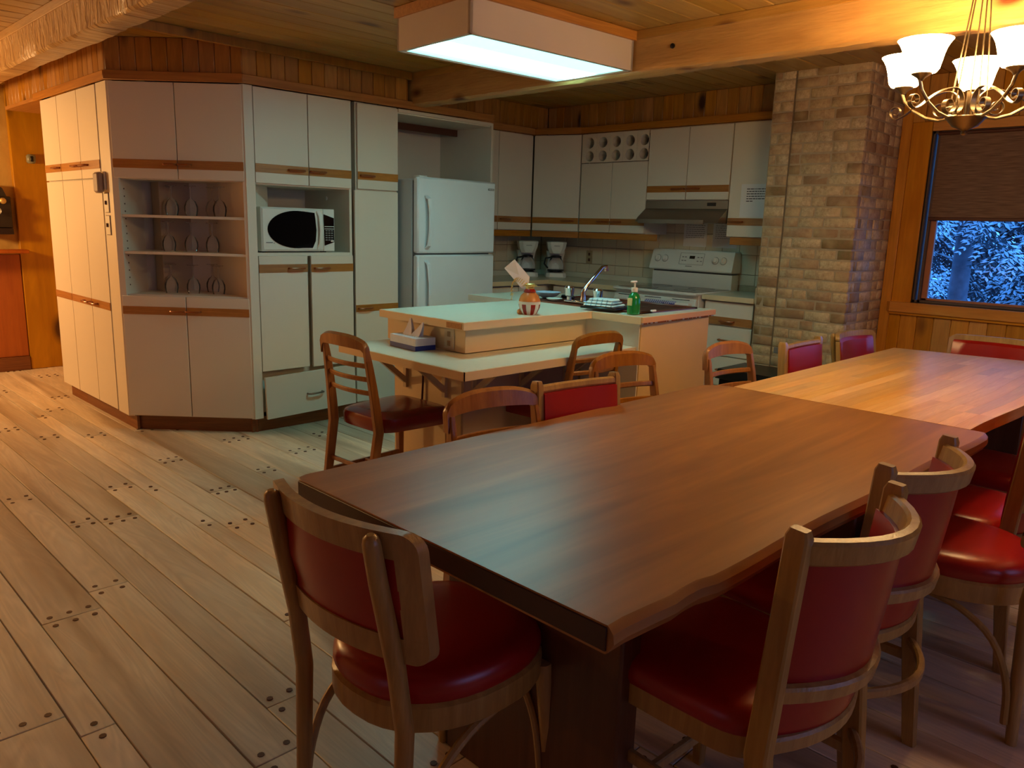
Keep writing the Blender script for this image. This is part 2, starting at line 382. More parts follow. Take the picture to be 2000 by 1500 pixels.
# ------------------------------------------------------------------ SETTING: floor
fl = struct('floor', box(-3.2, 5.75, -2.6, 8.0, -.06, -.022), M['subfloor'])
planks = []; x = -3.15
while x < 5.6:
    w = random.choice((.09, .12, .14, .16, .19)); y = -2.6+random.uniform(-1.2, 0)
    while y < 7.95:
        L = random.uniform(.55, 2.3); y0 = max(y, -2.59); y1 = min(y+L, 7.95)
        if y1-y0 > .05: planks.append((x, x+w, y0, y1))
        y += L
    x += w
def vis(p):
    cx, cy = (p[0]+p[1])/2, (p[2]+p[3])/2; d = Vector((cx, cy, -EYE)); w_ = d.dot(fw)
    if w_ < .3: return -1
    u_ = d.dot(rt)/w_*F; v_ = d.dot(up)/w_*F
    if abs(u_) > 1250 or v_ < -1100: return -1
    return 1/w_
order = sorted(planks, key=lambda p: -vis(p))
rest = MB(); pegs = MB()
for i, p in enumerate(order):
    x0, x1, y0, y1 = p; rv = random.random(); dz = random.uniform(-.0012, .0012)
    if i < 290 and vis(p) > 0:
        part('plank', MB().box(x0+.0017, x1-.0017, y0+.0013, y1-.0013, -.022, dz, .0018, rnd=rv), M['floor'], fl)
    else: rest.box(x0+.0017, x1-.0017, y0+.0013, y1-.0013, -.022, dz, .0018, rnd=rv)
    w = x1-x0; n = 3 if w > .14 else 2 if w > .1 else 1
    if vis(p) > 0:
        for yy in (y0+.035, y1-.035):
            if y1-y0 < .12: continue
            for q in range(n):
                xx = x0+w*(q+.5)/n if n > 1 else (x0+x1)/2
                if n == 2: xx = x0+w*(.24+.52*q)
                if n == 3: xx = x0+w*(.18+.32*q)
                n0 = len(pegs.v); rr = .0095
                pegs.add([(xx+rr*math.cos(a*math.pi/4), yy+rr*math.sin(a*math.pi/4), .0022) for a in range(8)]+[(xx+rr*math.cos(a*math.pi/4), yy+rr*math.sin(a*math.pi/4), -.004) for a in range(8)],
                         [tuple(range(8))]+[(a+8, (a+1) % 8+8, (a+1) % 8, a) for a in range(8)])
part('plank', rest, M['floor'], fl, kind='stuff')
part('peg', pegs, M['peg'], fl, label='dark round wooden pegs', kind='stuff')

# ceiling of pine boards running along x
ce = struct('ceiling', box(-3.2, 5.75, -2.6, 8.0, CEIL+.02, CEIL+.06), M['subfloor'])
y = -2.6; nb_ = 0
while y < 7.95:
    w = .14; xs = -3.2
    cuts = sorted([random.uniform(-3, 5.5) for _ in range(1)]+[random.uniform(1.5, 5.3)])
    for e in cuts+[5.75]:
        if e-xs > .4:
            part('ceiling_board', MB().box(xs+.0012, e-.0012, y+.0015, y+w-.0015, CEIL, CEIL+.02, .004, rnd=random.random()), M['ceil'], ce); xs = e
    y += w

# outer walls
XW = 5.60; YB = 5.20
wr = struct('wall_right', MB(), M['casing'])
def wallseg(mb, a): mb.box(*a)
mb = MB()
WY0, WY1, WZ0, WZ1 = .1, 1.80, .935, 2.03       # window opening
mb.box(XW, XW+.14, WY1, 5.35, 0, CEIL+.02); mb.box(XW, XW+.14, -2.6, WY0, 0, CEIL+.02)
mb.box(XW, XW+.14, WY0, WY1, 0, WZ0); mb.box(XW, XW+.14, WY0, WY1, WZ1, CEIL+.02)
wr.data = mb.mesh('wall_right', M['subfloor'], False)
def boards_y(parent, xf, y0, y1, z0, z1, w, mat, thick=.014, flip=1):
    y = y0
    while y < y1-.01:
        e = min(y+w, y1)
        part('wall_board', MB().box(xf-thick, xf, y+.0008, e-.0008, z0, z1, .004, rnd=random.random()), mat, parent); y = e
def boards_x(parent, yf, x0, x1, z0, z1, w, mat, thick=.014):
    x = x0
    while x < x1-.01:
        e = min(x+w, x1)
        part('wall_board', MB().box(x+.0008, e-.0008, yf-thick, yf, z0, z1, .004, rnd=random.random()), mat, parent); x = e
boards_y(wr, XW, -.35, 1.995, 0, .86, .105, M['board_gold'])
boards_y(wr, XW, -.35, 1.995, 2.09, CEIL, .105, M['board_gold'])
wb = struct('wall_back', MB().box(2.0, XW+.14, YB, YB+.12, 0, CEIL+.02), M['wallplain'])
wf = struct('wall_front', MB().box(-3.2, XW, -2.72, -2.6, 0, CEIL+.02), M['wallplain'])
wl = struct('wall_left', MB().box(-3.3, -3.2, -2.7, 8.0, 0, CEIL+.02), M['wallplain'])
wh = struct('wall_far', MB().box(-3.2, 2.6, 7.80, 7.92, 0, CEIL+.02), M['plaster'])
wp = struct('wall_side', MB().box(2.32, 2.44, 5.33, 7.80, 0, CEIL+.02), M['wallplain'])
part('wide_post_board', MB().box(1.79, 2.31, 7.745, 7.80, 0, CEIL, .006, rnd=.3), wood('post_pine', (206, 146, 48), (180, 120, 36), 'Z', 8, 1.0, .35, .1, .5, (90, 52, 16), fine=.25), wh, label='wide orange pine board with knots')
part('lower_panel', MB().box(1.0, 1.785, 7.755, 7.80, .12, 1.0, .004), M['panel_red'], wh, label='orange stained panel below the ledge')
struct('baseboard_far', MB().box(.9, 1.786, 7.735, 7.755, 0, .12, .004), M['oak_base'])

# soffits of vertical knotty pine boards above the cupboards
def soffit(name, p, q, z0, z1, w=.093, depth=.02, mat=None):
    p = Vector((*p, 0)); q = Vector((*q, 0)); d = q-p; L = d.length; a = math.atan2(d.y, d.x)
    o = struct(name, MB().box(0, L, .016, .016+depth, z0, z1), M['subfloor']); o.location = p; o.rotation_euler = (0, 0, a)
    x = 0
    while x < L-.005:
        e = min(x+w, L); part('soffit_board', MB().box(x+.001, e-.001, 0, .016, z0, z1, .004, rnd=random.random()), mat or M['board'], o); x = e
    return o
TZ0, TZ1 = 2.135, 2.190
A0, A1 = (1.706, 7.40), (1.706, 5.15); B1 = (2.278, 4.567)
soffit('wall_soffit_left', (1.712, 7.40), (1.712, 5.15), TZ0+.03, CEIL)
soffit('wall_soffit_diagonal', (1.712, 5.15), (2.281, 4.571), TZ1-.02, CEIL)
soffit('wall_soffit_centre', (2.281, 4.573), (3.50, 4.573), TZ1-.02, CEIL)
soffit('wall_soffit_back', (3.50, 4.90), (5.30, 4.90), TZ1-.06, CEIL)
soffit('wall_soffit_right', (5.30, 4.90), (5.30, 2.60), TZ1-.06, CEIL)
struct('wall_soffit_return', MB().box(3.48, 3.50, 4.60, 4.90, TZ1-.02, CEIL), M['board'])
struct('trim_lintel', MB().box(1.70, 2.30, 6.49, 7.40, TZ0+.005, TZ0+.03), M['trim_y'])
# oak crown trims that follow the cupboards
def trim(name, p, q, z0, z1, t=.02, mat='trim_x'):
    p = Vector((*p, 0)); q = Vector((*q, 0)); d = q-p
    o = struct(name, MB().box(-.004, d.length+.004, -t, .004, z0, z1, .003), M[mat]); o.location = p; o.rotation_euler = (0, 0, math.atan2(d.y, d.x))
trim('trim_1', (1.704, 6.60), (1.704, 5.152), TZ0+.002, TZ1, .008)
trim('trim_2', (1.704, 5.15), (2.277, 4.566), TZ0+.002, TZ1, .008)
trim('trim_3', (2.278, 4.566), (4.32, 4.566), TZ0+.002, TZ1, .008)
trim('trim_4', (4.32, 4.868), (5.10, 4.868), TZ0+.002, TZ1, .01)
trim('trim_5', (5.10, 4.868), (5.255, 4.462), TZ0+.002, TZ1, .01)
trim('trim_6', (5.255, 4.462), (5.255, 2.66), TZ0+.002, TZ1, .01)
struct('trim_7', MB().box(1.43, 3.52, 4.545, 4.569, CEIL-.05, CEIL, .003), M['board'])
# beams
def rough_beam(name, x0, x1, z0, rough_side):
    mb = MB(); n = 150; rings = []; random.seed(3)
    for i in range(n+1):
        y = -2.58+(4.56+2.58+ (3.2 if rough_side else .60))*i/n; j = .0045 if rough_side else .003; w = lambda: random.uniform(-j, j)
        rings.append([(x0+w(), y, z0+.012+w()), (x0+.014+w(), y, z0+w()*.7), (x1-.012+w(), y, z0+w()*.7), (x1+w(), y, z0+.012+w()), (x1, y, CEIL-.045), (x0+w()*.6, y, CEIL-.045), (x0+w(), y, (z0+CEIL)/2)])
    mb.layers(rings); o = struct(name, mb, M['beam_rough' if rough_side else 'beam'])
    part('beam_cap_board', MB().box(x0-.006, x1+.02, -2.58, rings[-1][0][1], CEIL-.045, CEIL, .002), M['beam'], o)
    return o
rough_beam('trim_beam_left', 1.29, 1.42, 2.178, True)
b = rough_beam('trim_beam_right', 3.53, 3.65, 2.162, False)
for yy, zz in ((2.42, 2.275),):
    part('bolt_head', MB().lathe([(.013, 0), (.013, .006), (.006, .009)], 10, mat=Matrix.Translation((3.527, yy, zz)) @ Matrix.Rotation(R(-90), 4, 'Y')), M['black'], b)
random.seed(11)

# ------------------------------------------------------------------ window
w1 = struct('window_1', MB().box(XW-.02, XW-.005, WY1+.002, WY1+.125, .86, 2.09, .003).box(XW-.02, XW-.005, WY0-.11, WY0-.002, .86, 2.09, .003), M['casing'])
part('casing_outer', MB().box(XW-.03, XW-.012, WY1+.125, 1.99, 0, CEIL, .004), M['casing'], w1)
part('head_casing', MB().box(XW-.022, XW-.005, WY0, WY1, 2.03, 2.09, .003), M['casing_y'], w1)
part('window_sill', MB().prism([(XW-.05, WY0-.1), (XW, WY0-.1), (XW, 1.955), (XW-.022, 1.955), (XW-.05, 1.92)], .865, .93), M['casing_y'], w1)
part('apron', MB().box(XW-.035, XW-.014, WY0-.1, 1.93, .845, .868, .003), M['casing_y'], w1)
fr = MB()
for a in ((WY1-.012, WY1), (WY1-.045, WY1-.03), (WY0, WY0+.03)): fr.box(XW+.01, XW+.07, a[0], a[1], WZ0, WZ1)
fr.box(XW+.01, XW+.07, WY0, WY1, WZ0, WZ0+.014); fr.box(XW+.01, XW+.07, WY0, WY1, WZ1-.014, WZ1)
part('window_frame', fr, plain('grey_window_channel', (92, 74, 66), .7, 0), w1)
part('sash', MB().box(XW+.03, XW+.06, WY1-.08, WY1-.045, WZ0+.014, WZ1-.014, .003).box(XW+.03, XW+.06, WY0+.03, WY0+.06, WZ0+.014, WZ1-.014, .003).box(XW+.03, XW+.06, WY0+.03, WY1-.045, WZ0+.014, WZ0+.03, .003), plain('sash_wood', (170, 112, 84), .4), w1)
part('pane', MB().box(XW+.043, XW+.047, WY0+.06, WY1-.08, WZ0+.03, WZ1-.014), M['pane'], w1)
bl = thing('roller_blind', 'brown woven roller blind pulled halfway down the window', 'blind', (XW+.012, (WY0+WY1)/2, 1.47))
part('cloth', MB().box(-.001, .002, WY0-.9+.03+ -.02, WY1-.95-.03, .02, .555), M['blind'], bl)
part('bottom_rail', MB().box(-.006, .006, -.84, .82, 0, .022, .004), M['brown'], bl)
part('roller', MB().tube([(0, -.84, .545), (0, .82, .545)], .012, 10), M['brown'], bl)

# ------------------------------------------------------------------ brick pillar
BX, BY0, BY1, CH = 4.99, 1.99, 2.61, .0667
bp = thing('brick_pillar', 'tan brick pillar standing between the kitchen cupboards and the window wall', 'pillar', (0, 0, 0))
part('mortar_core', MB().box(BX+.004, XW-.002, BY0+.004, BY1, 0, 2.40), M['mortar'], bp)
random.seed(5)
for c_ in range(36):
    z0 = c_*CH+.004; z1 = z0+CH-.009
    # front (faces -x)
    y = BY0; first = .20 if c_ % 2 else .095; YS = 2.462
    while y < BY1-.03:
        lim = YS if y < YS-.001 else BY1
        L = first if y == BY0 else random.choice((.2, .2, .17, .095, .14)); e = min(y+L, lim)
        if lim-e < .045: e = lim
        if e-y > .02:
            part('brick', MB().box(BX+random.uniform(-.003, .003), BX+.05, y+.0045 if y > BY0 else y, e-.0045, z0, z1, .004, rnd=random.random(), jit=.0016), M['brick'], bp, ang=60)
        y = e
    # side (faces -y)
    x = BX+.052 if c_ % 2 else BX+.052; L0 = .05 if c_ % 2 else .15; k0 = True
    while x < XW-.02:
        L = L0 if k0 else random.choice((.2, .2, .095)); k0 = False; e = min(x+L, XW-.003)
        part('brick', MB().box(x+.001 if x < BX+.06 else x+.0045, e-.0045, BY0+random.uniform(-.003, .003), BY0+.045, z0, z1, .004, rnd=random.random(), jit=.0016), M['brick'], bp, ang=60)
        x = e
part('seam_filler', MB().box(BX+.001, BX+.012, 2.458, 2.467, 0, 2.40), plain('dark_seam', (122, 100, 76), .9), bp, label='dark vertical seam down the bricks')
part('wall_plate', MB().box(BX-.008, BX+.0, 2.36, 2.44, .56, .60, .003), M['grey'], bp, label='grey plate among the bricks')

# ------------------------------------------------------------------ backsplash tiles
tmat = plain('beige_tile', (216, 200, 172), .3, var=.06, vscale=6)
t1 = struct('wall_backsplash_right', MB().box(XW-.012, XW-.006, 2.62, YB, .90, 1.62), M['mortar'])
t2 = struct('wall_backsplash_back', MB().box(4.34, XW-.012, YB-.012, YB-.006, .90, 1.40), M['mortar'])
for zi, (za, zb) in enumerate(((.955, 1.036), (1.04, 1.186), (1.19, 1.336), (1.34, 1.486), (1.49, 1.6))):
    for i in range(17):
        y0 = 2.64+.15*i
        if y0+.148 > YB-.01: continue
        if zi > 2 and not (2.9 < y0 < 3.9): continue
        part('tile', MB().box(XW-.02, XW-.012, y0, y0+.147, za, zb, .002, rnd=random.random()), tmat, t1)
    if zi < 3:
        for i in range(8):
            x0 = 4.36+.15*i
            part('tile', MB().box(x0, x0+.147, YB-.02, YB-.012, za, zb, .002, rnd=random.random()), tmat, t2)

# ------------------------------------------------------------------ cupboards
def pull(parent, u, z, w=.105, mat='pull', y=0.0, vert=False):
    path = [(u-w/2, y-.002, z), (u-w/2, y-.022, z), (u-w*.38, y-.030, z), (u+w*.38, y-.030, z), (u+w/2, y-.022, z), (u+w/2, y-.002, z)]
    if vert: path = [(u, p[1], z+(p[0]-u)) for p in path]
    return part('handle', MB().tube(path, .0065, 8), M[mat], parent)
def door(parent, u0, u1, z0, z1, stripe=None, hu=None, hz=None, y=0.0, name='door', mat='laminate', hmat='pull', label=None):
    d = part(name, MB().box(u0+.0015, u1-.0015, y, y+.018, z0+.0015, z1-.0015, .0015), M[mat], parent, label=label)
    if stripe: part('oak_strip', MB().box(u0+.0015, u1-.0015, y-.003, y+.001, stripe[0], stripe[1], .001, rnd=random.random()), M['oak'], d)
    if hu is not None: pull(d, hu, hz if hz else (stripe[0]+stripe[1])/2, y=y-.002 if stripe else y, mat=hmat)
    return d
US = (1.636, 1.688)   # upper stripe heights
# run A (faces the hall)
def A(name, label, y0, y1, **k): return thing(name, label, 'cupboard', (1.706, y1, 0), R(-90), **k)
t = A('tall_cupboard', 'narrow tall cream cupboard at the far left end beside the pine post', 6.11, 6.49)
part('body', MB().box(0, .379, .019, .60, .095, 2.134), M['laminate_in'], t); part('toe_board', MB().box(0.02, .379, .045, .06, 0, .095, rnd=.2), M['oak_base'], t)
door(t, .006, .379, 1.578, 2.132, US, .30); door(t, .006, .379, .10, 1.573, (.752, .802))
t = A('tall_cupboard', 'double tall cream pantry cupboard between the narrow cupboard and the switch panel', 5.33, 6.11)
part('body', MB().box(0, .78, .019, .60, .095, 2.134), M['laminate_in'], t); part('toe_board', MB().box(0, .78, .045, .06, 0, .095, rnd=.4), M['oak_base'], t)
door(t, .003, .418, 1.578, 2.132, US, .345); door(t, .421, .778, 1.578, 2.132, US, .50)
door(t, .003, .418, .10, 1.573, (.752, .802), .345, label='lower left door'); door(t, .421, .778, .10, 1.573, (.752, .802), .50)
t = thing('filler_panel', 'narrow cream filler panel carrying the switches beside the pantry doors', 'panel', (1.706, 5.33, 0), R(-90))
part('panel', MB().box(.002, .179, .004, .022, .095, 2.134, .001), M['laminate'], t); part('toe_board', MB().box(0, .20, .045, .06, 0, .095, rnd=.5), M['oak_base'], t)
def plate(name, label, y, z, toggles):
    o = thing(name, label, 'switch', (1.7075, y, z), R(-90))
    part('plate', MB().box(-.036, .036, -.004, .002, -.058, .058, .003), M['white'], o)
    part('rim', MB().box(-.0385, .0385, -.0005, .003, -.0605, .0605), M['brown'], o)
    if toggles: part('toggle', MB().box(-.006, .006, -.014, -.003, -.012, .012, .002), M['brown'], o)
    return o
plate('light_switch', 'upper cream switch plate on the filler panel', 5.262, 1.428, 1)
plate('light_switch', 'lower cream switch plate on the filler panel', 5.262, 1.292, 1)
t = thing('wall_intercom', 'small white wall unit with grey cover above the switches', 'intercom', (1.708, 5.31, 1.56), R(-90))
part('base', MB().box(-.07, .06, -.012, .002, -.055, .055, .004), M['white'], t); part('cover', MB().box(-.03, .06, -.05, -.012, -.075, .05, .012), plain('grey_cover', (150, 132, 124), .5), t)
# diagonal cupboard B
angB = math.atan2(4.567-5.15, 2.278-1.706)
t = thing('corner_display_cupboard', 'diagonal corner cupboard with open glass shelves between two pairs of doors', 'cupboard', (1.706, 5.15, 0), angB)
c = MB(); W = .817
c.box(.002, .040, .004, .40, .095, 2.134); c.box(W-.022, W-.002, .004, .40, .095, 2.134)
c.box(.04, W-.02, .02, .40, 1.572, 2.134); c.box(.04, W-.02, .02, .40, .095, .875); c.box(.04, W-.02, .385, .40, .875, 1.572)
part('body', c, M['laminate'], t); part('toe_board', MB().box(0.02, W, .045, .06, 0, .095, rnd=.6), M['oak_base'], t)
door(t, .014, .405, 1.576, 2.132, US); door(t, .407, .806, 1.576, 2.132, US)
door(t, .012, .410, .10, .868, (.752, .802)); door(t, .413, .806, .10, .868, (.752, .802))
for d_ in (.365, .455):
    pull(t, d_, 1.662, .07, y=-.004); pull(t, d_+.003, .777, .09, y=-.004)
for z in (1.358, 1.136): part('shelf', MB().box(.041, W-.023, .012, .384, z-.012, z+.004, .001), M['laminate'], t)
pins = MB()
for i in range(14):
    for yy in (.06, .33): pins.box(.0395, .0425, yy-.004, yy+.004, .93+i*.045-.004, .93+i*.045+.004)
part('shelf_pin_holes', pins, M['brown'], t, kind='stuff')
# glasses, upside down on the shelves
def glass_mesh():
    mb = MB(); pr = [(.034, 0), (.041, .035), (.040, .06), (.028, .088), (.008, .104), (.004, .115), (.004, .165), (.010, .176), (.034, .180), (.034, .182)]
    n = 16; vv = []; ff = []
    for r_, z in pr:
        for i in range(n): a = 2*math.pi*i/n; vv.append((r_*math.cos(a), r_*math.sin(a), z))
    for j in range(len(pr)-1):
        for i in range(n): ff.append((j*n+i, j*n+(i+1) % n, (j+1)*n+(i+1) % n, (j+1)*n+i))
    ff.append(tuple((len(pr)-1)*n+i for i in range(n))); mb.add(vv, ff); return mb.mesh('wine_glass', M['glass'])
gm = glass_mesh(); ca, sa = math.cos(angB), math.sin(angB)
def onBp(u, v): return (1.706+u*ca-v*sa, 5.15+u*sa+v*ca)
gspots = [('top', 1.3635, ((.30, .42, .60), (.22, .50, .70))), ('middle', 1.1415, ((.27, .41, .545), (.19, .49, .67))), ('bottom', .877, ((.27, .41, .57), (.20, .48, .69)))]
for sh, z, (f1, f2) in gspots:
    for row, us, v in (('front', f1, .13), ('back', f2, .27)):
        for pos, u_ in zip(('left', 'centre', 'right'), us):
            px, py = onBp(u_, v)
            single('wine_glass', gm, M['glass'], 'upside-down clear wine glass, %s row %s, on the %s open shelf' % (row, pos, sh), 'glass', (px, py, z), group='upturned wine glasses on the open shelves')
# run C
t = thing('microwave_cupboard', 'tall cream cupboard with an open microwave bay and a sagging bottom drawer', 'cupboard', (2.278, 4.567, 0))
c = MB(); W = .757
c.box(.0, .058, .0, .018, .095, 2.134); c.box(.0, .020, .018, .60, .095, 2.134); c.box(W-.018, W, .018, .60, .095, 2.134)
c.box(.02, W-.018, .02, .60, 1.565, 2.134); c.box(.02, W-.018, .02, .60, 1.128, 1.15); c.box(.02, W-.018, .59, .60, 1.15, 1.565); c.box(.02, W-.018, .06, .60, .12, 1.128)
part('body', c, M['laminate'], t); part('toe_board', MB().box(0, W, .042, .06, 0, .095, rnd=.1), M['oak_base'], t)
door(t, .061, .426, 1.572, 2.132, US, .335); door(t, .429, .748, 1.572, 2.132, US, .487)
door(t, .062, .404, .398, 1.132, (1.026, 1.078), .317); door(t, .428, .753, .392, 1.132, (1.024, 1.076), .503)
dr = part('drawer', MB().box(-.348, .325, 0, .018, -.138, .138, .002), M['laminate'], t, label='slightly open sagging drawer front')
dr.location = (.415, -.03, .235); dr.rotation_euler = (0, R(-1.5), 0)
pull(dr, .0, -.01, .11, 'pull_grey')
part('hook_spot', MB().lathe([(.014, 0), (.012, .006), (0.002, .008)], 12, mat=Matrix.Translation((W-.018, .30, 1.51)) @ Matrix.Rotation(R(-90), 4, 'Y')), M['white'], t, label='round white hook in the bay')
t = thing('pantry_cupboard', 'slim tall cream cupboard between the microwave bay and the refrigerator', 'cupboard', (3.060, 4.567, 0))
part('body', MB().box(.008, .352, .02, .60, .095, 2.134), M['laminate'], t); part('toe_board', MB().box(-.02, .352, .042, .06, 0, .095, rnd=.15), M['oak_base'], t)
door(t, .014, .350, 1.574, 2.128, US, .085); door(t, -.012, .350, .10, 1.566, (.742, .790), .06)
# fridge bay
t = thing('fridge_surround', 'open cream surround around and above the refrigerator', 'cupboard', (3.414, 4.567, 0))
part('side_panel', MB().box(.886, .906, 0, .628, 0, 2.128, .001), M['laminate'], t)
part('front_rail', MB().box(.0, .886, 0, .018, 2.108, 2.130, .001), M['laminate'], t)
part('back_panel', MB().box(.0, .886, .615, .628, 0, 2.09), M['laminate'], t)
part('top_panel', MB().box(.0, .886, .018, .40, 2.100, 2.112), M['laminate'], t)
part('under_rail', MB().box(.0, .886, .40, .42, 2.05, 2.10), M['brown'], t)
# refrigerator
t = thing('refrigerator', 'white top-freezer refrigerator in the cream surround', 'refrigerator', (3.432, 4.37, 0))
part('body', MB().box(.004, .738, .075, .72, .02, 1.66, .006), M['fridge_side'], t)
part('gasket', MB().box(.012, .73, .055, .078, .05, 1.65), M['gasket'], t)
for nm, z0, z1, hz0, hz1, lb in (('freezer_door', 1.150, 1.674, 1.185, 1.545, None), ('lower_door', .06, 1.140, .64, 1.095, None)):
    d = part(nm, MB().box(0, .742, 0, .058, z0, z1, .012), M['fridge'], t, label=lb)
    ph = [(.075, .0, hz0), (.075, -.03, hz0+.02), (.080, -.045, hz0+(hz1-hz0)*.35), (.080, -.045, hz0+(hz1-hz0)*.7), (.072, -.038, hz1-.02), (.072, 0.0, hz1)]
    if nm == 'lower_door': ph = [(a, b_, hz0+hz1-c_) for a, b_, c_ in reversed(ph)]
    part('handle', MB().sweep(ph, rrect(.016, .008, .004), upv=(0, -1, .001)), M['fridge'], d)
bd = part('badge', MB().box(.662, .722, -.0025, .002, 1.612, 1.626, .001), M['grey'], t, label='dark maker plate')
part('badge_lettering', MB().box(.668, .690, -.0035, -.002, 1.617, 1.621).box(.693, .716, -.0035, -.002, 1.617, 1.621), M['white'], bd)
part('hinge_cap', MB().box(.03, .10, .02, .09, 1.666, 1.684, .004), M['white'], t)
part('base_grille', MB().box(.01, .73, .05, .09, 0.0, .055), M['gasket'], t)
# microwave
t = thing('microwave_oven', 'white microwave oven with dark oval window in the cupboard bay', 'microwave', (2.376, 4.60, 1.150))
part('body', MB().box(.004, .525, .03, .40, .008, .282, .006), M['white'], t)
dd = part('door', MB().layers([[(x, y, z) for x, z in ((0, .008), (.438, .008), (.438, .282), (0, .282))] for y in (.03, -.004)]+[[(.012, -.014, .02), (.434, -.016, .02), (.434, -.016, .27), (.012, -.014, .27)]]), M['white'], t)
ov = []
for i in range(25):
    a = R(80)+R(200)*i/24; ov.append((.245+.205*math.cos(a), .146+.118*math.sin(a)))
ov = [(.290, .262)]+ov+[(.355, .030), (.378, .075), (.385, .146), (.378, .215), (.372, .255)]
part('oven_window', MB().layers([[(x, -.013, z) for x, z in reversed(ov)], [(x, -.0185, z) for x, z in reversed(ov)]]), M['black_glass'], dd)
part('door_handle', MB().sweep([(.398, -.014, .02), (.408, -.03, .06), (.412, -.036, .146), (.408, -.03, .235), (.398, -.014, .268)], rrect(.014, .006, .004), upv=(0, -1, 0)), M['white'], dd)
part('panel', MB().box(.440, .525, -.012, .03, .008, .282, .004), M['white'], t)
cp = part('control_panel', MB().layers([[(.446, y, .045), (.518, y, .068), (.518, y, .225), (.442, y, .248)] for y in (-.011, -.016)]), M['black_glass'], t)
kb = MB()
for i in range(5):
    for j in range(3): kb.box(.452+j*.021, .467+j*.021, -.018, -.0155, .078+i*.015, .086+i*.015)
part('key', kb, M['grey'], cp, kind='stuff')
part('display_line', MB().box(.446, .515, -.018, -.0155, .167, .171).box(.446, .515, -.018, -.0155, .152, .156), M['white'], cp)
part('start_key', MB().box(.492, .515, -.0185, -.0155, .070, .080, .002), M['white'], cp)
part('lettering', MB().box(.028, .072, -.0165, -.013, .060, .066).box(.078, .088, -.0165, -.013, .058, .062), M['grey'], dd)
part('foot', MB().box(.03, .06, .04, .07, 0, .009).box(.46, .49, .04, .07, 0, .009), M['black'], t)
# wall cupboards on the back wall
UB = 1.322
t = thing('wall_cupboard', 'cream wall cupboard just right of the refrigerator surround', 'cupboard', (4.322, 4.875, UB))
part('body', MB().box(.001, .776, .02, .32, 0, 2.134-UB), M['laminate'], t)
part('light_rail', MB().box(0, .78, .01, .03, -.052, 0, .002, rnd=.2), M['oak'], t)
for a, b_, h in ((.0, .36, None), (.363, .772, .44)):
    door(t, a, b_, .003, 2.130-UB, (1.388-UB, 1.440-UB), h)
# diagonal corner
dg = math.atan2(4.465-4.872, 5.258-5.10); Ld = math.hypot(.158, .407)
t = thing('wall_cupboard', 'single-door cream cupboard set across the kitchen corner above the coffee makers', 'cupboard', (5.102, 4.872, UB), dg)
part('body', MB().box(.003, Ld-.003, .02, .10, 0, 2.134-UB), M['laminate'], t); part('light_rail', MB().box(0, Ld, .01, .03, -.052, 0, .002, rnd=.5), M['oak'], t)
door(t, .002, Ld-.002, .003, 2.130-UB, (1.388-UB, 1.440-UB), Ld-.10)
# D run wall cupboards; local x runs towards -y
def Dth(name, label, y1, z, cat='cupboard', x=5.26): return thing(name, label, cat, (x, y1, z), R(-90))
t = Dth('wall_cupboard', 'cream double wall cupboard with ten round holes along its top', 4.460, UB)
c = MB().box(.002, .688, .02, .32, 0, 1.895-UB); c.box(.002, .688, .10, .32, 1.895-UB, 2.134-UB); c.box(.002, .688, .02, .10, 2.128-UB, 2.134-UB); part('body', c, M['laminate'], t)
part('light_rail', MB().box(-.0, .80, .01, .03, -.052, 0, .002, rnd=.8), M['oak'], t)
door(t, .002, .333, .003, 1.893-UB, (1.388-UB, 1.440-UB), .265); door(t, .336, .688, .003, 1.893-UB, (1.388-UB, 1.440-UB), .40)
# bottle rack front with real holes
holes = [(.087+.139*i, z) for z in (2.057-UB, 1.950-UB) for i in range(5)]
mb = MB(); x0, x1, z0, z1 = .002, .688, 1.897-UB, 2.130-UB
for (cx_, cz_) in holes:
    up_ = cz_ > 2.0-UB; cw = .0686; ax0, ax1 = cx_-.069, cx_+.069
    if cx_ < .1: ax0 = x0
    if cx_ > .6: ax1 = x1
    az0, az1 = ((2.0035-UB, z1) if up_ else (z0, 2.0035-UB)); n = 24; r_ = .043
    outer = []
    for i in range(n):
        a = 2*math.pi*i/n; ux, uz = math.cos(a), math.sin(a)
        k_ = min((ax1-cx_)/ux if ux > 1e-9 else 9, (ax0-cx_)/ux if ux < -1e-9 else 9, (az1-cz_)/uz if uz > 1e-9 else 9, (az0-cz_)/uz if uz < -1e-9 else 9)
        outer.append((cx_+ux*k_, cz_+uz*k_))
    for ci in ((ax0, az0), (ax1, az0), (ax1, az1), (ax0, az1)):
        j = min(range(n), key=lambda q: (outer[q][0]-ci[0])**2+(outer[q][1]-ci[1])**2); outer[j] = ci
    inner = [(cx_+r_*math.cos(2*math.pi*i/n), cz_+r_*math.sin(2*math.pi*i/n)) for i in range(n)]
    vv = [(p[0], 0, p[1]) for p in outer]+[(p[0], 0, p[1]) for p in inner]+[(p[0], .11, p[1]) for p in inner]
    ff = [(i, (i+1) % n, n+(i+1) % n, n+i) for i in range(n)]+[(n+i, n+(i+1) % n, 2*n+(i+1) % n, 2*n+i) for i in range(n)]
    mb.add(vv, ff)
part('bottle_rack', mb, M['laminate'], t, label='rack front with two rows of round holes')
part('rack_back', MB().box(.01, .68, .098, .10, 1.90-UB, 2.12-UB), M['brown'], t)
t = Dth('wall_cupboard', 'short double cream cupboard above the range hood', 3.770, 1.588)
part('body', MB().box(.002, .732, .02, .32, 0, .546), M['laminate'], t)
door(t, .002, .363, .003, .541, (.060, .110), .30); door(t, .366, .732, .003, .541, (.060, .110), .43)
t = Dth('wall_cupboard', 'narrow cream wall cupboard with a paper notice beside the brick pillar', 3.034, UB)
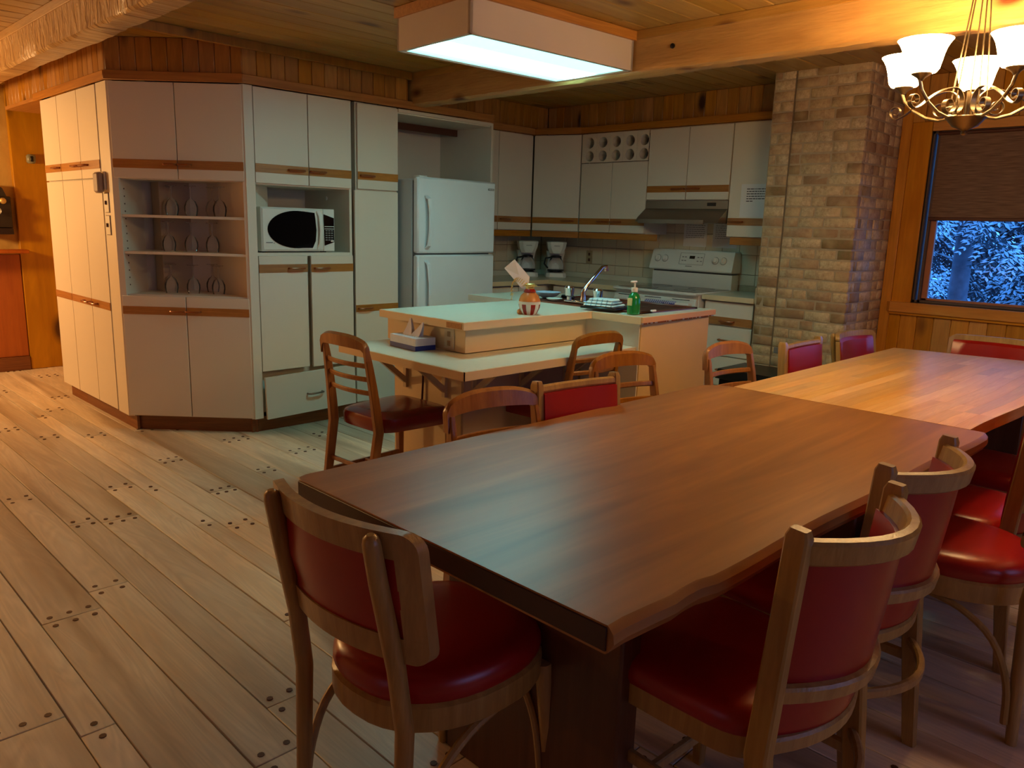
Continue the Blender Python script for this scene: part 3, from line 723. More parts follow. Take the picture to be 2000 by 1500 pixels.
part('body', MB().box(.002, .42, .02, .32, 0, 2.134-UB), M['laminate'], t); part('light_rail', MB().box(.03, .42, .01, .03, -.055, 0, .002, rnd=.3), M['oak'], t)
door(t, .002, .415, .003, 2.130-UB, (1.408-UB, 1.460-UB), .075)
nt = thing('paper_notice', 'white typed paper notice taped to the cupboard door by the brick pillar', 'notice', (5.257, 2.935, 1.465), R(-90))
part('sheet', MB().box(0, .22, -.0015, 0, 0, .235), M['white_paper'], nt)
tx = MB(); random.seed(2)
for i in range(6):
    z = .200-i*.017; u_ = .045; end = .205 if i < 5 else .095
    while u_ < end:
        w_ = random.uniform(.008, .026); tx.box(u_, min(u_+w_, end), -.0022, -.0014, z-.003, z+.003); u_ += w_+.004
part('lettering', tx, M['ink'], nt)
for nm, y_, z_, lb in (('paper_notice', 3.60, 1.235, 'faint white instruction sheet on the tiles behind the stove, left one'), ('paper_notice', 3.33, 1.235, 'faint white instruction sheet on the tiles behind the stove, right one')):
    nt = thing(nm, lb, 'notice', (XW-.021, y_, z_), R(-90)); part('sheet', MB().box(0, .215, -.0012, 0, 0, .20), M['white_paper'], nt); tx = MB()
    for i in range(8):
        z = .185-i*.016; u_ = .02
        while u_ < .19: w_ = random.uniform(.01, .03); tx.box(u_, min(u_+w_, .195), -.002, -.0012, z-.002, z+.002); u_ += w_+.005
    part('lettering', tx, M['grey'], nt)
# range hood
t = Dth('range_hood', 'brushed metal range hood with a black switch above the stove', 3.770, 1.42, 'hood', 5.26)
prof = [(.0, .165), (.0, .105), (-.10, .035), (-.13, .0), (.32, .0), (.32, .165)]
vv = [(.001, y, z) for y, z in prof]+[(.734, y, z) for y, z in prof]; n = len(prof)
part('shell', MB().add(vv, [tuple(range(n)), tuple(reversed(range(n, 2*n)))]+[(i, n+i, n+(i+1) % n, (i+1) % n) for i in range(n)]), M['steel'], t)
part('front_lip', MB().box(.03, .62, -.136, -.126, -.012, .022, .002), M['pull_grey'], t)
part('switch', MB().box(.56, .635, -.004, .001, .125, .150, .002), M['black'], t)
# ---- base units of the kitchen
CT = .91
t = thing('corner_worktop', 'cream worktop running round the kitchen corner from the refrigerator to the stove', 'worktop', (0, 0, CT))
part('slab', MB().prism([(4.322, 4.575), (5.03, 4.575), (5.03, 3.835), (5.578, 3.835), (5.578, 5.178), (4.322, 5.178)], -.036, 0), M['counter'], t)
part('front_edge', MB().box(4.322, 5.028, 4.571, 4.576, -.036, -.001).box(5.026, 5.031, 3.835, 4.572, -.036, -.001), M['counter_edge'], t)
part('upstand', MB().box(4.322, 5.56, 5.162, 5.178, 0, .045, .002).box(5.562, 5.578, 3.835, 5.178, 0, .045, .002), M['counter'], t)
t = thing('base_cupboard', 'cream base cupboard under the worktop beside the refrigerator', 'cupboard', (4.322, 4.60, 0))
part('body', MB().box(.0, 1.25, .045, .57, .0, .868), M['laminate'], t); door(t, .01, .36, .10, .86, (.755, .805)); door(t, .365, .70, .10, .86, (.755, .805))
t = thing('base_cupboard', 'cream base cupboard between the corner and the stove', 'cupboard', (5.055, 4.575, 0), R(-90))
part('body', MB().box(.03, .732, .025, .50, .0, .868), M['laminate'], t); door(t, .03, .38, .10, .86, (.755, .805)); door(t, .385, .730, .10, .86, (.755, .805))
t = thing('side_worktop', 'short cream worktop between the stove and the brick pillar', 'worktop', (0, 0, CT))
part('slab', MB().box(5.02, 5.578, 2.635, 3.045, -.036, 0, .002), M['counter'], t)
part('front_edge', MB().box(5.014, 5.021, 2.635, 3.045, -.036, -.001), M['counter_edge'], t)
part('end_upstand', MB().box(5.02, 5.55, 2.612, 2.634, -.036, .075, .002), M['counter_edge'], t)
t = thing('drawer_unit', 'cream four-drawer base unit with an oak strip beside the brick pillar', 'drawers', (5.045, 3.040, 0), R(-90))
part('body', MB().box(.005, .395, .02, .50, .0, .872), M['laminate_in'], t)
for i, (z0, z1) in enumerate(((.695, .865), (.475, .690), (.255, .470), (.09, .250))):
    door(t, .006, .393, z0, z1, (.700, .757) if i == 0 else None, .20, None if i == 0 else (z0+z1)/2+.01, name='drawer')
# stove
t = thing('electric_stove', 'white electric stove with a dark ceramic cooktop and raised control back', 'stove', (4.965, 3.815, 0), R(-90))
Wd = .758
part('body', MB().box(.0, Wd, .03, .60, 0, .895, .004), M['stove'], t)
part('cooktop_frame', MB().box(-.002, Wd+.002, -.02, .60, .893, .916, .008), M['stove'], t)
ct = part('cooktop', MB().box(.03, Wd-.03, .015, .52, .914, .9185, .002), M['cooktop'], t)
bs = MB()
for cx_, cy_, r_ in ((.20, .14, .10), (.56, .14, .08), (.20, .38, .075), (.56, .38, .10)):
    bs.sweep([(cx_+r_*math.cos(a*math.pi/12), cy_+r_*math.sin(a*math.pi/12), .919) for a in range(24)], rect(.002, .0006), closed=True)
part('burner_ring', bs, M['grey'], ct)
od = part('oven_door', MB().box(.006, Wd-.006, -.0, .03, .22, .868, .008), M['stove'], t)
part('oven_glass', MB().box(.12, Wd-.12, -.003, .002, .38, .70, .004), M['black_glass'], od)
part('door_vents', MB().box(.05, .20, -.0015, .001, .856, .861).box(.30, .45, -.0015, .001, .856, .861).box(.55, .70, -.0015, .001, .856, .861), M['black'], od)
part('oven_handle', MB().tube([(.05, 0, .828), (.05, -.04, .828), (.08, -.052, .828), (Wd-.08, -.052, .828), (Wd-.05, -.04, .828), (Wd-.05, 0, .828)], .014, 10), M['stove'], od)
part('storage_drawer', MB().box(.006, Wd-.006, .0, .03, .03, .212, .006), M['stove'], t)
gd = part('back_guard', MB().layers([[(x, y, z) for x, y in ((.012, y0), (Wd-.012, y0), (Wd-.012, .60), (.012, .60))] for z, y0 in ((.916, .505), (.923, .50), (1.03, .50))]), M['stove'], t)
cpn = part('control_panel', MB().layers([[(x, y, z) for x, y in ((x0, y0), (Wd-x0, y0), (Wd-x0, .598), (x0, .598))] for z, y0, x0 in ((1.045, .470, .0), (1.055, .462, -.002), (1.20, .505, .004), (1.208, .515, .012))]), M['stove'], t)
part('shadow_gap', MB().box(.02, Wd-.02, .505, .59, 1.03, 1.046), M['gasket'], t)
tilt = math.atan2(.043, .145)
def onpanel(u, z): return (u, .462+(z-1.055)/.145*.043, z)
for u, in ((.065,), (.135,), (.60,), (.67,)):
    mt = Matrix.Translation(onpanel(u, 1.135)) @ Matrix.Rotation(R(90)-tilt, 4, 'X')
    kn = part('knob', MB().lathe([(.027, 0), (.026, .006), (.021, .010), (.019, .022), (.016, .024)], 16, mat=mt), M['stove'], cpn)
    part('knob_grip', MB().box(-.004, .004, -.018, .018, .02, .030, .002, mat=mt), M['white'], kn)
    part('knob_ring', MB().lathe([(.030, 0), (.030, .0016), (.0285, .0016)], 16, mat=mt), M['grey'], kn)
pm = Matrix.Translation(onpanel(.39, 1.145)) @ Matrix.Rotation(R(90)-tilt, 4, 'X')
part('display', MB().box(-.026, .022, -.004, .020, 0, .003, .001, mat=pm), M['black_glass'], cpn)
ob_ = MB(); 
for a in ((-.115, .105, .040, .042), (-.115, .105, -.052, -.050), (-.115, -.113, -.052, .042), (.103, .105, -.052, .042)): ob_.box(a[0], a[1], a[2], a[3], 0, .0015, mat=pm)
for i in range(4):
    for j in range(2):
        xx = (-.095, -.07, .045, .075)[i]; ob_.box(xx, xx+.016, -.024+.03*j, -.018+.03*j, 0, .0015, mat=pm)
ob_.box(-.05, .01, -.068, -.063, 0, .0015, mat=pm)
part('panel_markings', ob_, M['grey'], cpn)
t = thing('checked_dish_towel', 'blue and white checked dish towel hanging over the oven handle', 'towel', (4.965, 3.815, 0), R(-90))
tw = MB()
for a, b_ in ((.35, .62),):
    rings = []
    for i, (y, z) in enumerate(((-.033, .70), (-.034, .80), (-.034, .835), (-.052, .8455), (-.070, .835), (-.071, .80), (-.073, .64))):
        rings.append([(a, y, z), (b_, y, z), (b_, y-.002, z+.001), (a, y-.002, z+.001)])
    tw.layers(rings)
part('cloth', tw, M['towel'], t)
part('blue_band', MB().box(.575, .615, -.0765, -.0755, .64, .832).box(.515, .53, -.0765, -.0755, .64, .832), plain('navy_band', (50, 52, 140), .9), t)
# coffee makers
def coffee(label, x, y, rz):
    t = thing('coffee_maker', label, 'coffee maker', (x, y, CT), rz, group='drip coffee makers in the corner')
    def rr(w, y0, y1, z, c=.03): return [(-w+c, y0, z), (w-c, y0, z), (w, y0+c, z), (w, y1, z), (-w, y1, z), (-w, y0+c, z)]
    part('base', MB().layers([rr(.088, -.12, .10, 0), rr(.092, -.125, .10, .008), rr(.088, -.12, .10, .040), rr(.075, -.105, .09, .046)]), M['white'], t)
    part('column', MB().layers([rr(.082, .03, .10, .04, .01), rr(.070, .04, .10, .15, .01), rr(.085, .02, .10, .235, .01)]), M['white'], t)
    hd = part('brew_head', MB().layers([rr(.060, -.085, .10, .215, .03), rr(.080, -.105, .10, .265, .03), rr(.088, -.11, .10, .315, .03), rr(.080, -.10, .09, .322, .03)]), M['white'], t)
    part('lettering', MB().box(-.025, .025, -.1125, -.108, .280, .284), M['grey'], hd)
    part('hot_plate', MB().lathe([(.068, .044), (.068, .050), (.06, .052)], 20, (0, -.03, 0)), M['black'], t)
    ca_ = part('carafe', MB().lathe([(.055, .053), (.072, .07), (.074, .10), (.062, .15), (.046, .178)], 20, (0, -.03, 0)), M['glass'], t)
    part('carafe_lid', MB().lathe([(.050, .176), (.050, .190), (.03, .198)], 20, (0, -.03, 0)), M['black'], ca_)
    part('carafe_handle', MB().tube([(-.045, -.03, .178), (-.095, -.03, .170), (-.105, -.03, .12), (-.072, -.03, .08)], .008, 8), M['black'], ca_)
    part('coffee_band', MB().lathe([(.0735, .058), (.0752, .066), (.0752, .072)], 20, (0, -.03, 0)), M['black'], ca_)
coffee('cream drip coffee maker with glass carafe, left of the pair under the corner cupboard', 5.17, 4.98, R(-38))
coffee('cream drip coffee maker with glass carafe, right of the pair beside the wall outlet', 5.36, 4.80, R(-44))
t = thing('wall_outlet', 'cream outlet plate on the tiles behind the coffee makers', 'outlet', (XW-.021, 4.585, 1.10), R(-90))
part('plate', MB().box(-.036, .036, -.005, 0, -.058, .058, .002), plain('tan_plate', (170, 146, 110), .5), t); part('socket', MB().box(-.012, .012, -.007, -.004, -.038, -.012, .002).box(-.012, .012, -.007, -.004, .012, .038, .002), M['brown'], t)

# ------------------------------------------------------------------ island
t = thing('kitchen_island', 'cream kitchen island with a raised worktop, lower L-shaped bar ledge and sink end', 'island', (0, 0, 0))
IX0, IX1, IXE = 2.47, 3.40, 4.05
part('base', MB().box(2.50, 3.40, 2.83, 3.38, 0, .70).box(3.395, IXE, 2.42, 3.80, 0, .70), M['island_panel'], t)
part('front_panel', MB().box(2.50, 3.375, 2.815, 2.832, .0, .705), plain('mauve_shade_panel', (168, 140, 128), .5), t, label='panel under the ledge with shade in its colour')  # mauve tone puts the purple shade below the ledge into the panel colour
part('riser', MB().box(IX0, 3.375, 2.775, 3.40, .748, .866, .001), M['island_panel'], t)
part('riser_side', MB().box(3.375, 3.388, 2.41, 2.80, 0, .872, .001), M['laminate'], t)
part('end_panel', MB().box(3.380, IXE, 2.402, 2.420, 0, .866, .001), plain('peach_end_panel', (230, 188, 116), .5), t)
part('worktop', MB().prism([(2.405, 2.713), (3.345, 2.713), (3.345, 2.375), (4.09, 2.395), (4.09, 3.82), (3.42, 3.82), (3.42, 3.375), (2.405, 3.375)], .872, .910), M['counter'], t)
part('worktop_edge', MB().box(2.405, 3.342, 2.706, 2.714, .872, .909).box(3.337, 3.346, 2.378, 2.714, .872, .909).box(2.398, 2.406, 2.706, 3.375, .872, .909), M['counter_edge'], t, label='cream edge banding')
part('end_edge', MB().prism([(3.34, 2.366), (4.095, 2.386), (4.095, 2.397), (3.34, 2.377)], .880, .909), plain('peach_edge', (226, 172, 110), .5), t, label='worn peach edge with chips')
ch_ = MB(); random.seed(9)
for i in range(16):
    xx = 3.36+.045*i; ch_.box(xx, xx+random.uniform(.01, .05), 2.372+.026*(xx-3.34), 2.380+.026*(xx-3.34), .872, .882+random.uniform(0, .006))
part('chipped_core', ch_, plain('chipboard', (150, 76, 34), .9), t)
part('exposed_core', MB().box(2.396, 2.4, 2.72, 2.83, .876, .902), M['oak'], t, label='bare chipboard where the edging is missing')
part('bar_ledge', MB().prism([(2.160, 2.432), (3.373, 2.432), (3.373, 2.775), (2.470, 2.775), (2.470, 3.385), (2.160, 3.385)], .707, .745), M['counter'], t)
part('ledge_edge', MB().box(2.153, 2.161, 2.425, 3.385, .705, .744).box(2.153, 3.373, 2.425, 2.433, .705, .744), M['counter_edge'], t)
br = plain('cream_bracket', (196, 172, 140), .5)
for y_ in (2.95, 3.27):
    part('bracket', MB().sweep([(2.285, y_, .704), (2.49, y_, .535)], rect(.010, .014)).box(2.482, 2.50, y_-.012, y_+.012, .50, .70), br, t)
for x_ in (2.56, 2.90, 3.25):
    part('bracket', MB().sweep([(x_, 2.60, .704), (x_, 2.81, .535)], rect(.010, .014)).box(x_-.012, x_+.012, 2.80, 2.815, .50, .70), br, t)
part('power_cord', MB().tube([(2.49, 3.12, .70), (2.488, 3.12, .55), (2.485, 3.13, .36)], .006, 6), M['brown'], t)
o = thing('wall_outlet', 'cream double outlet on the riser beside the tissue box', 'outlet', (2.469, 2.89, .808), R(-90))
part('plate', MB().box(-.036, .036, -.005, 0, -.052, .052, .002), plain('ivory_plate', (214, 200, 170), .4), o); part('socket', MB().box(-.012, .012, -.007, -.004, -.036, -.010, .003).box(-.012, .012, -.007, -.004, .010, .036, .003), plain('tan_socket', (168, 140, 104), .5), o)
# sink
sk = thing('double_sink', 'brown enamel double sink set in the island worktop', 'sink', (3.47, 2.47, CT))
c = MB(); SX, SY = .56, .86
c.box(0, SX, 0, .03, -.005, .010, .004); c.box(0, SX, SY-.03, SY, -.005, .010, .004); c.box(0, .10, 0, SY, -.005, .010, .004); c.box(SX-.03, SX, 0, SY, -.005, .010, .004); c.box(.10, SX, SY/2-.02, SY/2+.02, -.005, .009, .004)
part('rim', c, M['sink'], sk)
part('bowl', MB().box(.10, SX-.03, .03, SY/2-.02, -.003, .003, .001).box(.10, SX-.03, SY/2+.02, SY-.03, -.003, .003, .001), plain('dark_sink_bowl', (62, 30, 20), .35), sk)
fa = thing('sink_faucet', 'chrome two-handle faucet with a raised swivel spout on the sink', 'faucet', (3.525, 2.93, CT+.012)); fa.scale = (1.2, 1.2, 1.15)
part('deck_plate', MB().box(-.022, .022, -.11, .11, 0, .014, .006), M['chrome'], fa)
part('spout', MB().tube([(0, 0, .01), (0, 0, .06), (.012, -.004, .085), (.12, -.015, .185), (.145, -.018, .188), (.150, -.018, .165)], .010, 10, scale=[1.5, 1.2, 1, .9, .95, 1.1]), M['chrome'], fa)
for s_ in (-1, 1):
    part('faucet_handle', MB().lathe([(.012, .012), (.012, .03), (.022, .036), (.026, .075), (.020, .084), (.004, .086)], 12, (0, s_*.09, 0)), M['chrome'], fa)
# things on the island
t = thing('dish_cloth', 'folded pale blue striped dish cloth on a black tray at the sink edge', 'cloth', (3.43, 2.70, CT+.026), R(10))
for i in range(3):
    s_ = 1-.12*i; part('fold', MB().box(-.065*s_, .075*s_, -.095*s_, .095*s_, i*.014, i*.014+.013, .006, jit=.002), M['cloth'], t)
single('drying_tray', MB().box(-.075, .09, -.11, .11, 0, .012, .004), M['black'], 'thin black tray under the folded dish cloth', 'tray', (3.43, 2.70, CT+.012), rot=(0, 0, R(10)))
t = thing('soap_bottle', 'clear pump bottle of green dish soap on the island corner', 'soap', (3.415, 2.485, CT))
part('bottle', MB().lathe([(.028, 0), (.034, .004), (.036, .05), (.034, .085), (.026, .108), (.014, .118), (.013, .124)], 20), M['soap'], t)
part('label_patch', MB().box(-.037, -.030, -.012, .018, .05, .09, .002), plain('cream_label', (208, 206, 150), .6), t)
part('collar', MB().lathe([(.017, .122), (.018, .142), (.012, .146)], 16), M['white'], t)
part('pump', MB().tube([(0, 0, .14), (0, 0, .172)], .005, 8).box(-.034, .012, -.009, .009, .170, .181, .004), M['white'], t)
t = thing('blue_dish', 'blue and white dish leaning at the left side of the sink', 'dish', (3.62, 3.30, CT+.014))
part('dish', MB().lathe([(.03, 0), (.06, .012), (.085, .036), (.081, .036), (.05, .014), (.01, .008)], 24), plain('blue_white_glaze', (168, 190, 214), .25, var=.5, vscale=14), t)
part('foot_ring', MB().lathe([(.032, -.001), (.034, .004)], 18), M['blue'], t)
single('small_saucer', MB().lathe([(.02, 0), (.045, .008), (.05, .014), (.04, .010), (.01, .006)], 20), M['white'], 'small pale saucer in front of the blue dish by the sink', 'saucer', (3.53, 3.16, CT+.012))
single('scrub_brush', MB().box(-.012, .012, -.05, .05, 0, .022, .006), M['black'], 'small black scrubber between the blue dish and the faucet', 'brush', (3.70, 3.20, CT+.012))
single('sponge_piece', MB().box(-.02, .02, -.008, .008, 0, .01, .003), M['white_paper'], 'small pale scrap on the sink rim behind the soap bottle', 'sponge', (3.55, 2.45, CT+.012))
single('spoon', MB().sweep([(0, 0, .002), (0, .10, .004), (0, .13, .003)], [(-.004, -.001), (.004, -.001), (.004, .001), (-.004, .001)], upv=(0, 0, 1), scale=[1, 1, 2.6]), M['chrome'], 'metal spoon lying on the sink divider', 'spoon', (3.72, 2.62, CT+.013), rot=(0, 0, R(60)))
# jar with envelope
JX, JY = 2.93, 2.795
t = thing('candy_jar', 'red and white striped round jar with gold neck and curled wire handle', 'jar', (JX, JY, CT))
n = 28; pr = [(.034, 0), (.042, .008), (.054, .035), (.057, .055)]
for i in range(14):
    mb = MB(); a0, a1 = 2*math.pi*i/14, 2*math.pi*(i+1)/14; vv = []
    for r_, z in pr: vv += [(r_*math.cos(a0+(a1-a0)*q/2), r_*math.sin(a0+(a1-a0)*q/2), z) for q in range(3)]
    ff = [(j*3+q, j*3+q+1, (j+1)*3+q+1, (j+1)*3+q) for j in range(3) for q in range(2)]
    part('red_stripe' if i % 2 else 'white_stripe', mb.add(vv, ff), M['redglaze'] if i % 2 else M['white'], t)
part('white_band', MB().lathe([(.0572, .054), (.0576, .068)], n), M['white'], t)
part('upper_bowl', MB().lathe([(.057, .067), (.056, .075), (.046, .098), (.032, .112), (.026, .120)], n), M['amber'], t)
part('beaded_collar', MB().lathe([(.030, .110), (.034, .118), (.027, .128), (.022, .134)], 12), M['redglaze'], t)
part('neck', MB().lathe([(.023, .132), (.023, .150), (.027, .156), (.022, .160)], 16), M['gold'], t)
part('neck_ring', MB().tube([(.036*math.cos(a*math.pi/8), .036*math.sin(a*math.pi/8), .148) for a in range(16)], .0025, 6, closed=True), M['gold'], t)
hp = []; rtl = Vector((.704, -.71, 0))
for i in range(150):
    q = i/149; a = R(80+140*q); c_ = Vector((-.068*1, 0, 0)); cx_ = -.035+.075*math.cos(a)*-1 if False else 0
    px = -.020-.075*math.sin(q*math.pi*.62); pz = .150+.045*math.sin(q*math.pi*.9)-.085*q**2
    w_ = q*math.pi*2*13; rr_ = .011
    hp.append(Vector((0, 0, pz))+rtl*px+Vector((.71, .70, 0))*(rr_*math.cos(w_))+rtl*(rr_*.5*math.sin(w_))+Vector((0, 0, rr_*math.sin(w_))))
part('wire_handle', MB().tube(hp, .0016, 5), M['gold'], t)
part('side_figure', MB().lathe([(.010, 0), (.018, .008), (.016, .02), (.005, .028)], 12, (-.034, .032, 0)), M['amber'], t)
en = thing('envelope', 'white envelope standing tilted in the mouth of the striped jar', 'envelope', (JX, JY, CT+.135))
e = MB(); ax_u = (rtl*-.67+Vector((0, 0, .74))); ax_v = rtl*.74+Vector((0, 0, .67)); nn = Vector((.71, .70, 0))*.0012
def ep(u_, v_, s_=0): return ax_u*u_+ax_v*v_+nn*s_
q4 = [(.0, -.012), (.03, -.034), (.165, -.034), (.165, .036), (.045, .036)]
e.layers([[ep(u_, v_, 1) for u_, v_ in q4], [ep(u_, v_, -1) for u_, v_ in q4]]); part('paper', e, plain('lilac_white_paper', (246, 244, 252), .7), en)
fl_ = MB().add([ep(.165, -.034, -1.3), ep(.165, .036, -1.3), ep(.09, .001, -1.9)], [(0, 1, 2)]); part('flap', fl_, M['white_paper'], en)
# tissue box
t = thing('tissue_box', 'white and blue tissue box on the bar ledge beside the outlet', 'tissue box', (2.392, 3.085, .745), R(-4))
part('carton', MB().box(-.06, .06, -.115, .115, .018, .062, .002), plain('pale_carton', (214, 212, 218), .5, var=.15, vscale=18), t)
part('blue_base', MB().box(-.0605, .0605, -.1155, .1155, 0, .026, .002), M['blue'], t)
part('top_opening', MB().box(-.02, .02, -.07, .07, .0615, .0635), M['white'], t)
for i, (yy, h_, lean, tw_) in enumerate(((.03, .085, -.01, 0), (-.035, .075, -.055, .01))):
    mb = MB(); rings = []
    for q in range(6):
        f_ = q/5; w_ = .035*(1-f_)+.004; th = .012*(1-f_)+.002
        rings.append([(a*th+.004*math.sin(3*f_), yy+lean*f_+b_*w_, .062+h_*f_) for a, b_ in ((-1, -1), (0, -.4), (1, -.9), (.6, .1), (1, 1), (0, .5), (-1, 1), (-.6, 0))])
    mb.layers(rings); part('tissue', mb, M['white_paper'], t)
single('wall_ledge', MB().box(0, .87, 0, .17, -.03, 0, .004), M['panel_red'], 'orange wooden ledge below the wall telephone at the far left', 'ledge', (.95, 7.585, 1.045))
# antique wall telephone
t = thing('wall_telephone', 'dark antique wall telephone with brass bells above the ledge', 'telephone', (1.63, 7.80, 1.17))
part('case', MB().box(-.13, .11, -.13, -.002, .05, .31, .008), plain('dark_walnut', (44, 34, 20), .35), t)
part('gable_top', MB().layers([[(-.10, y, .31), (.085, y, .31), (.06, y, .375), (.02, y, .40), (-.05, y, .40), (-.08, y, .375)] for y in (-.002, -.11)]), plain('dark_walnut_top', (48, 40, 30), .35), t)
part('lower_shelf', MB().layers([[(-.12, y, .0), (.105, y, .0), (.105, y, .05), (-.12, y, .05)] for y in (-.002, -.15)]), plain('dark_walnut_shelf', (36, 22, 12), .35), t)
for xx in (-.005, .05): part('bell', MB().lathe([(.026, 0), (.024, .012), (.012, .022), (.003, .024)], 14, mat=Matrix.Translation((xx, -.13, .272)) @ Matrix.Rotation(R(90), 4, 'X')), M['gold'], t)
part('mouthpiece', MB().lathe([(.016, 0), (.018, .02), (.032, .045), (.034, .05), (.014, .035)], 16, mat=Matrix.Translation((-.01, -.13, .19)) @ Matrix.Rotation(R(90), 4, 'X')), plain('grey_ring', (150, 140, 124), .4, .4), t)
t = thing('thermostat', 'small grey thermostat box on the wide orange pine board', 'thermostat', (1.93, 7.745, 1.79))
part('case', MB().box(-.035, .03, -.05, 0, -.03, .045, .012), plain('thermostat_grey', (140, 136, 110), .4), t); part('dial', MB().box(-.012, .010, -.055, -.048, -.015, .03, .003), M['black'], t)
single('storage_case', MB().layers([[(-.16, -.2, 0), (.16, -.2, 0), (.16, .2, 0), (-.16, .2, 0)], [(-.17, -.21, .02), (.17, -.21, .02), (.17, .21, .02), (-.17, .21, .02)], [(-.17, -.21, .40), (.17, -.21, .40), (.17, .21, .40), (-.17, .21, .40)], [(-.19, -.23, .405), (.19, -.23, .405), (.19, .23, .405), (-.19, .23, .405)], [(-.18, -.22, .47), (.18, -.22, .47), (.18, .22, .47), (-.18, .22, .47)]]), M['black'], 'black lidded bin on the floor against the brick pillar', 'bin', (4.76, 2.40, 0))

# ------------------------------------------------------------------ tables
t = thing('dark_dining_table', 'dark walnut live-edge dining table in the foreground', 'table', (1.825, 1.11, 0))
def wavy(x): return .662-.030*min(1, (x-.894)/.9)-.018*max(0, (x-1.79)/.97)+.004*math.sin(x*9)+.004*math.sin(x*4.1)+.012*max(0, 1-abs(x-1.12)/.05)
pts = []; xs = [.894+1.861*i/46 for i in range(47)]
low = [(x, wavy(x)) for x in xs]; low[0] = (.894, .660); low[-1] = (2.757, .616)
hi = [(2.757, 1.522), (2.735, 1.565), (2.69, 1.600), (.925, 1.606), (.902, 1.598), (.894, 1.575)]
def outl(off): return [(x, y-off) for x, y in low]+hi
loc_ = lambda q: [(x-1.825, y-1.11) for x, y in q]
O = []
for z, of in ((.710, -.006), (.715, .0), (.732, .010), (.748, .008), (.757, .0), (.760, -.004)): O.append([(x, y, z) for x, y in loc_(outl(of))])
part('tabletop', MB().layers(O), M['walnut'], t, ang=30)
part('end_shade_slab', MB().box(.8905-1.825, .8945-1.825, .664-1.11, 1.585-1.11, .716, .7565, .001), M['end_shade'], t, label='dark slab painting the shade on the tabletop end')  # thin slab whose dark colour paints the shade on the tabletop's near end
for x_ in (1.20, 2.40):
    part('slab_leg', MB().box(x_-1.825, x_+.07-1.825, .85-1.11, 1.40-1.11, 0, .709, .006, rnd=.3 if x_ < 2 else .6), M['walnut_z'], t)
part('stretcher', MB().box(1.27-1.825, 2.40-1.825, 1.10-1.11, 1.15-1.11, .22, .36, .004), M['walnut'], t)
t = thing('light_dining_table', 'pale butcher-block dining table behind the dark table', 'table', (3.68, 1.07, 0))
def ly(x, s_): return (.650+.012*math.sin(x*5)-.004*(x-2.76)) if s_ < 0 else 1.505
X0, X1a, X1b = 2.762, 4.50, 4.66; ns = 17
for i in range(ns):
    f0, f1 = i/ns, (i+1)/ns; nseg = 14; lo, hi_ = [], []
    for q in range(nseg+1):
        g_ = q/nseg
        xa = X0+(X1b+(X1a-X1b)*f0-X0)*g_; xb = X0+(X1b+(X1a-X1b)*f1-X0)*g_
        lo.append((xa-3.68, ly(xa, -1)*(1-f0)+1.505*f0-1.07)); hi_.append((xb-3.68, ly(xb, -1)*(1-f1)+1.505*f1-1.07-.0004))
    # joints staggered along each stave
    cut = sorted(random.sample(range(2, nseg-1), 2)); segs = [(0, cut[0]), (cut[0], cut[1]), (cut[1], nseg)]
    mb = MB()
    for a, b_ in segs:
        ring = lo[a:b_+1]+list(reversed(hi_[a:b_+1])); n = len(ring); rv = random.random()
        mb.add([(x, y, .718) for x, y in ring]+[(x, y, .760) for x, y in ring], [tuple(reversed(range(n))), tuple(range(n, 2*n))]+[(k_, (k_+1) % n, n+(k_+1) % n, n+k_) for k_ in range(n)], rv)
    part('stave', mb, M['maple'], t, smooth=False)
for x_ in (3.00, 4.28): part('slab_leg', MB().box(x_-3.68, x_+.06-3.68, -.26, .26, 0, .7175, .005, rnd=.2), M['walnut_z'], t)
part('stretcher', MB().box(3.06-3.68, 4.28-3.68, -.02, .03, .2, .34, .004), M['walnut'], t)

# ------------------------------------------------------------------ chairs
def seat_outline(wf_, wb_, y0, y1, n=32, e=3.2):
    out = []
    for i in range(n):
        a = 2*math.pi*i/n; c_, s_ = math.cos(a), math.sin(a)
        x = abs(c_)**(2/e)*(1 if c_ > 0 else -1); y = abs(s_)**(2/e)*(1 if s_ > 0 else -1)
        f_ = (y+1)/2; out.append((x*(wb_+(wf_-wb_)*f_)/2, y0+(y1-y0)*f_))
    return out
def dome(out, z0, h, infl=1.0, steps=((1.0, 0), (1.035, .25), (1.03, .5), (.985, .76), (.90, .90), (.72, .97), (.42, 1.0))):
    cy = sum(p[1] for p in out)/len(out)
    return [[(x*s_*infl, cy+(y-cy)*s_*infl, z0+h*t_) for x, y in out] for s_, t_ in steps]
def arcpts(w, sag, y, z, n=13, lean=0): # bulges towards -y in the middle
    return [((-1+2*i/(n-1))*w/2, y-sag*(1-(-1+2*i/(n-1))**2), z) for i in range(n)]

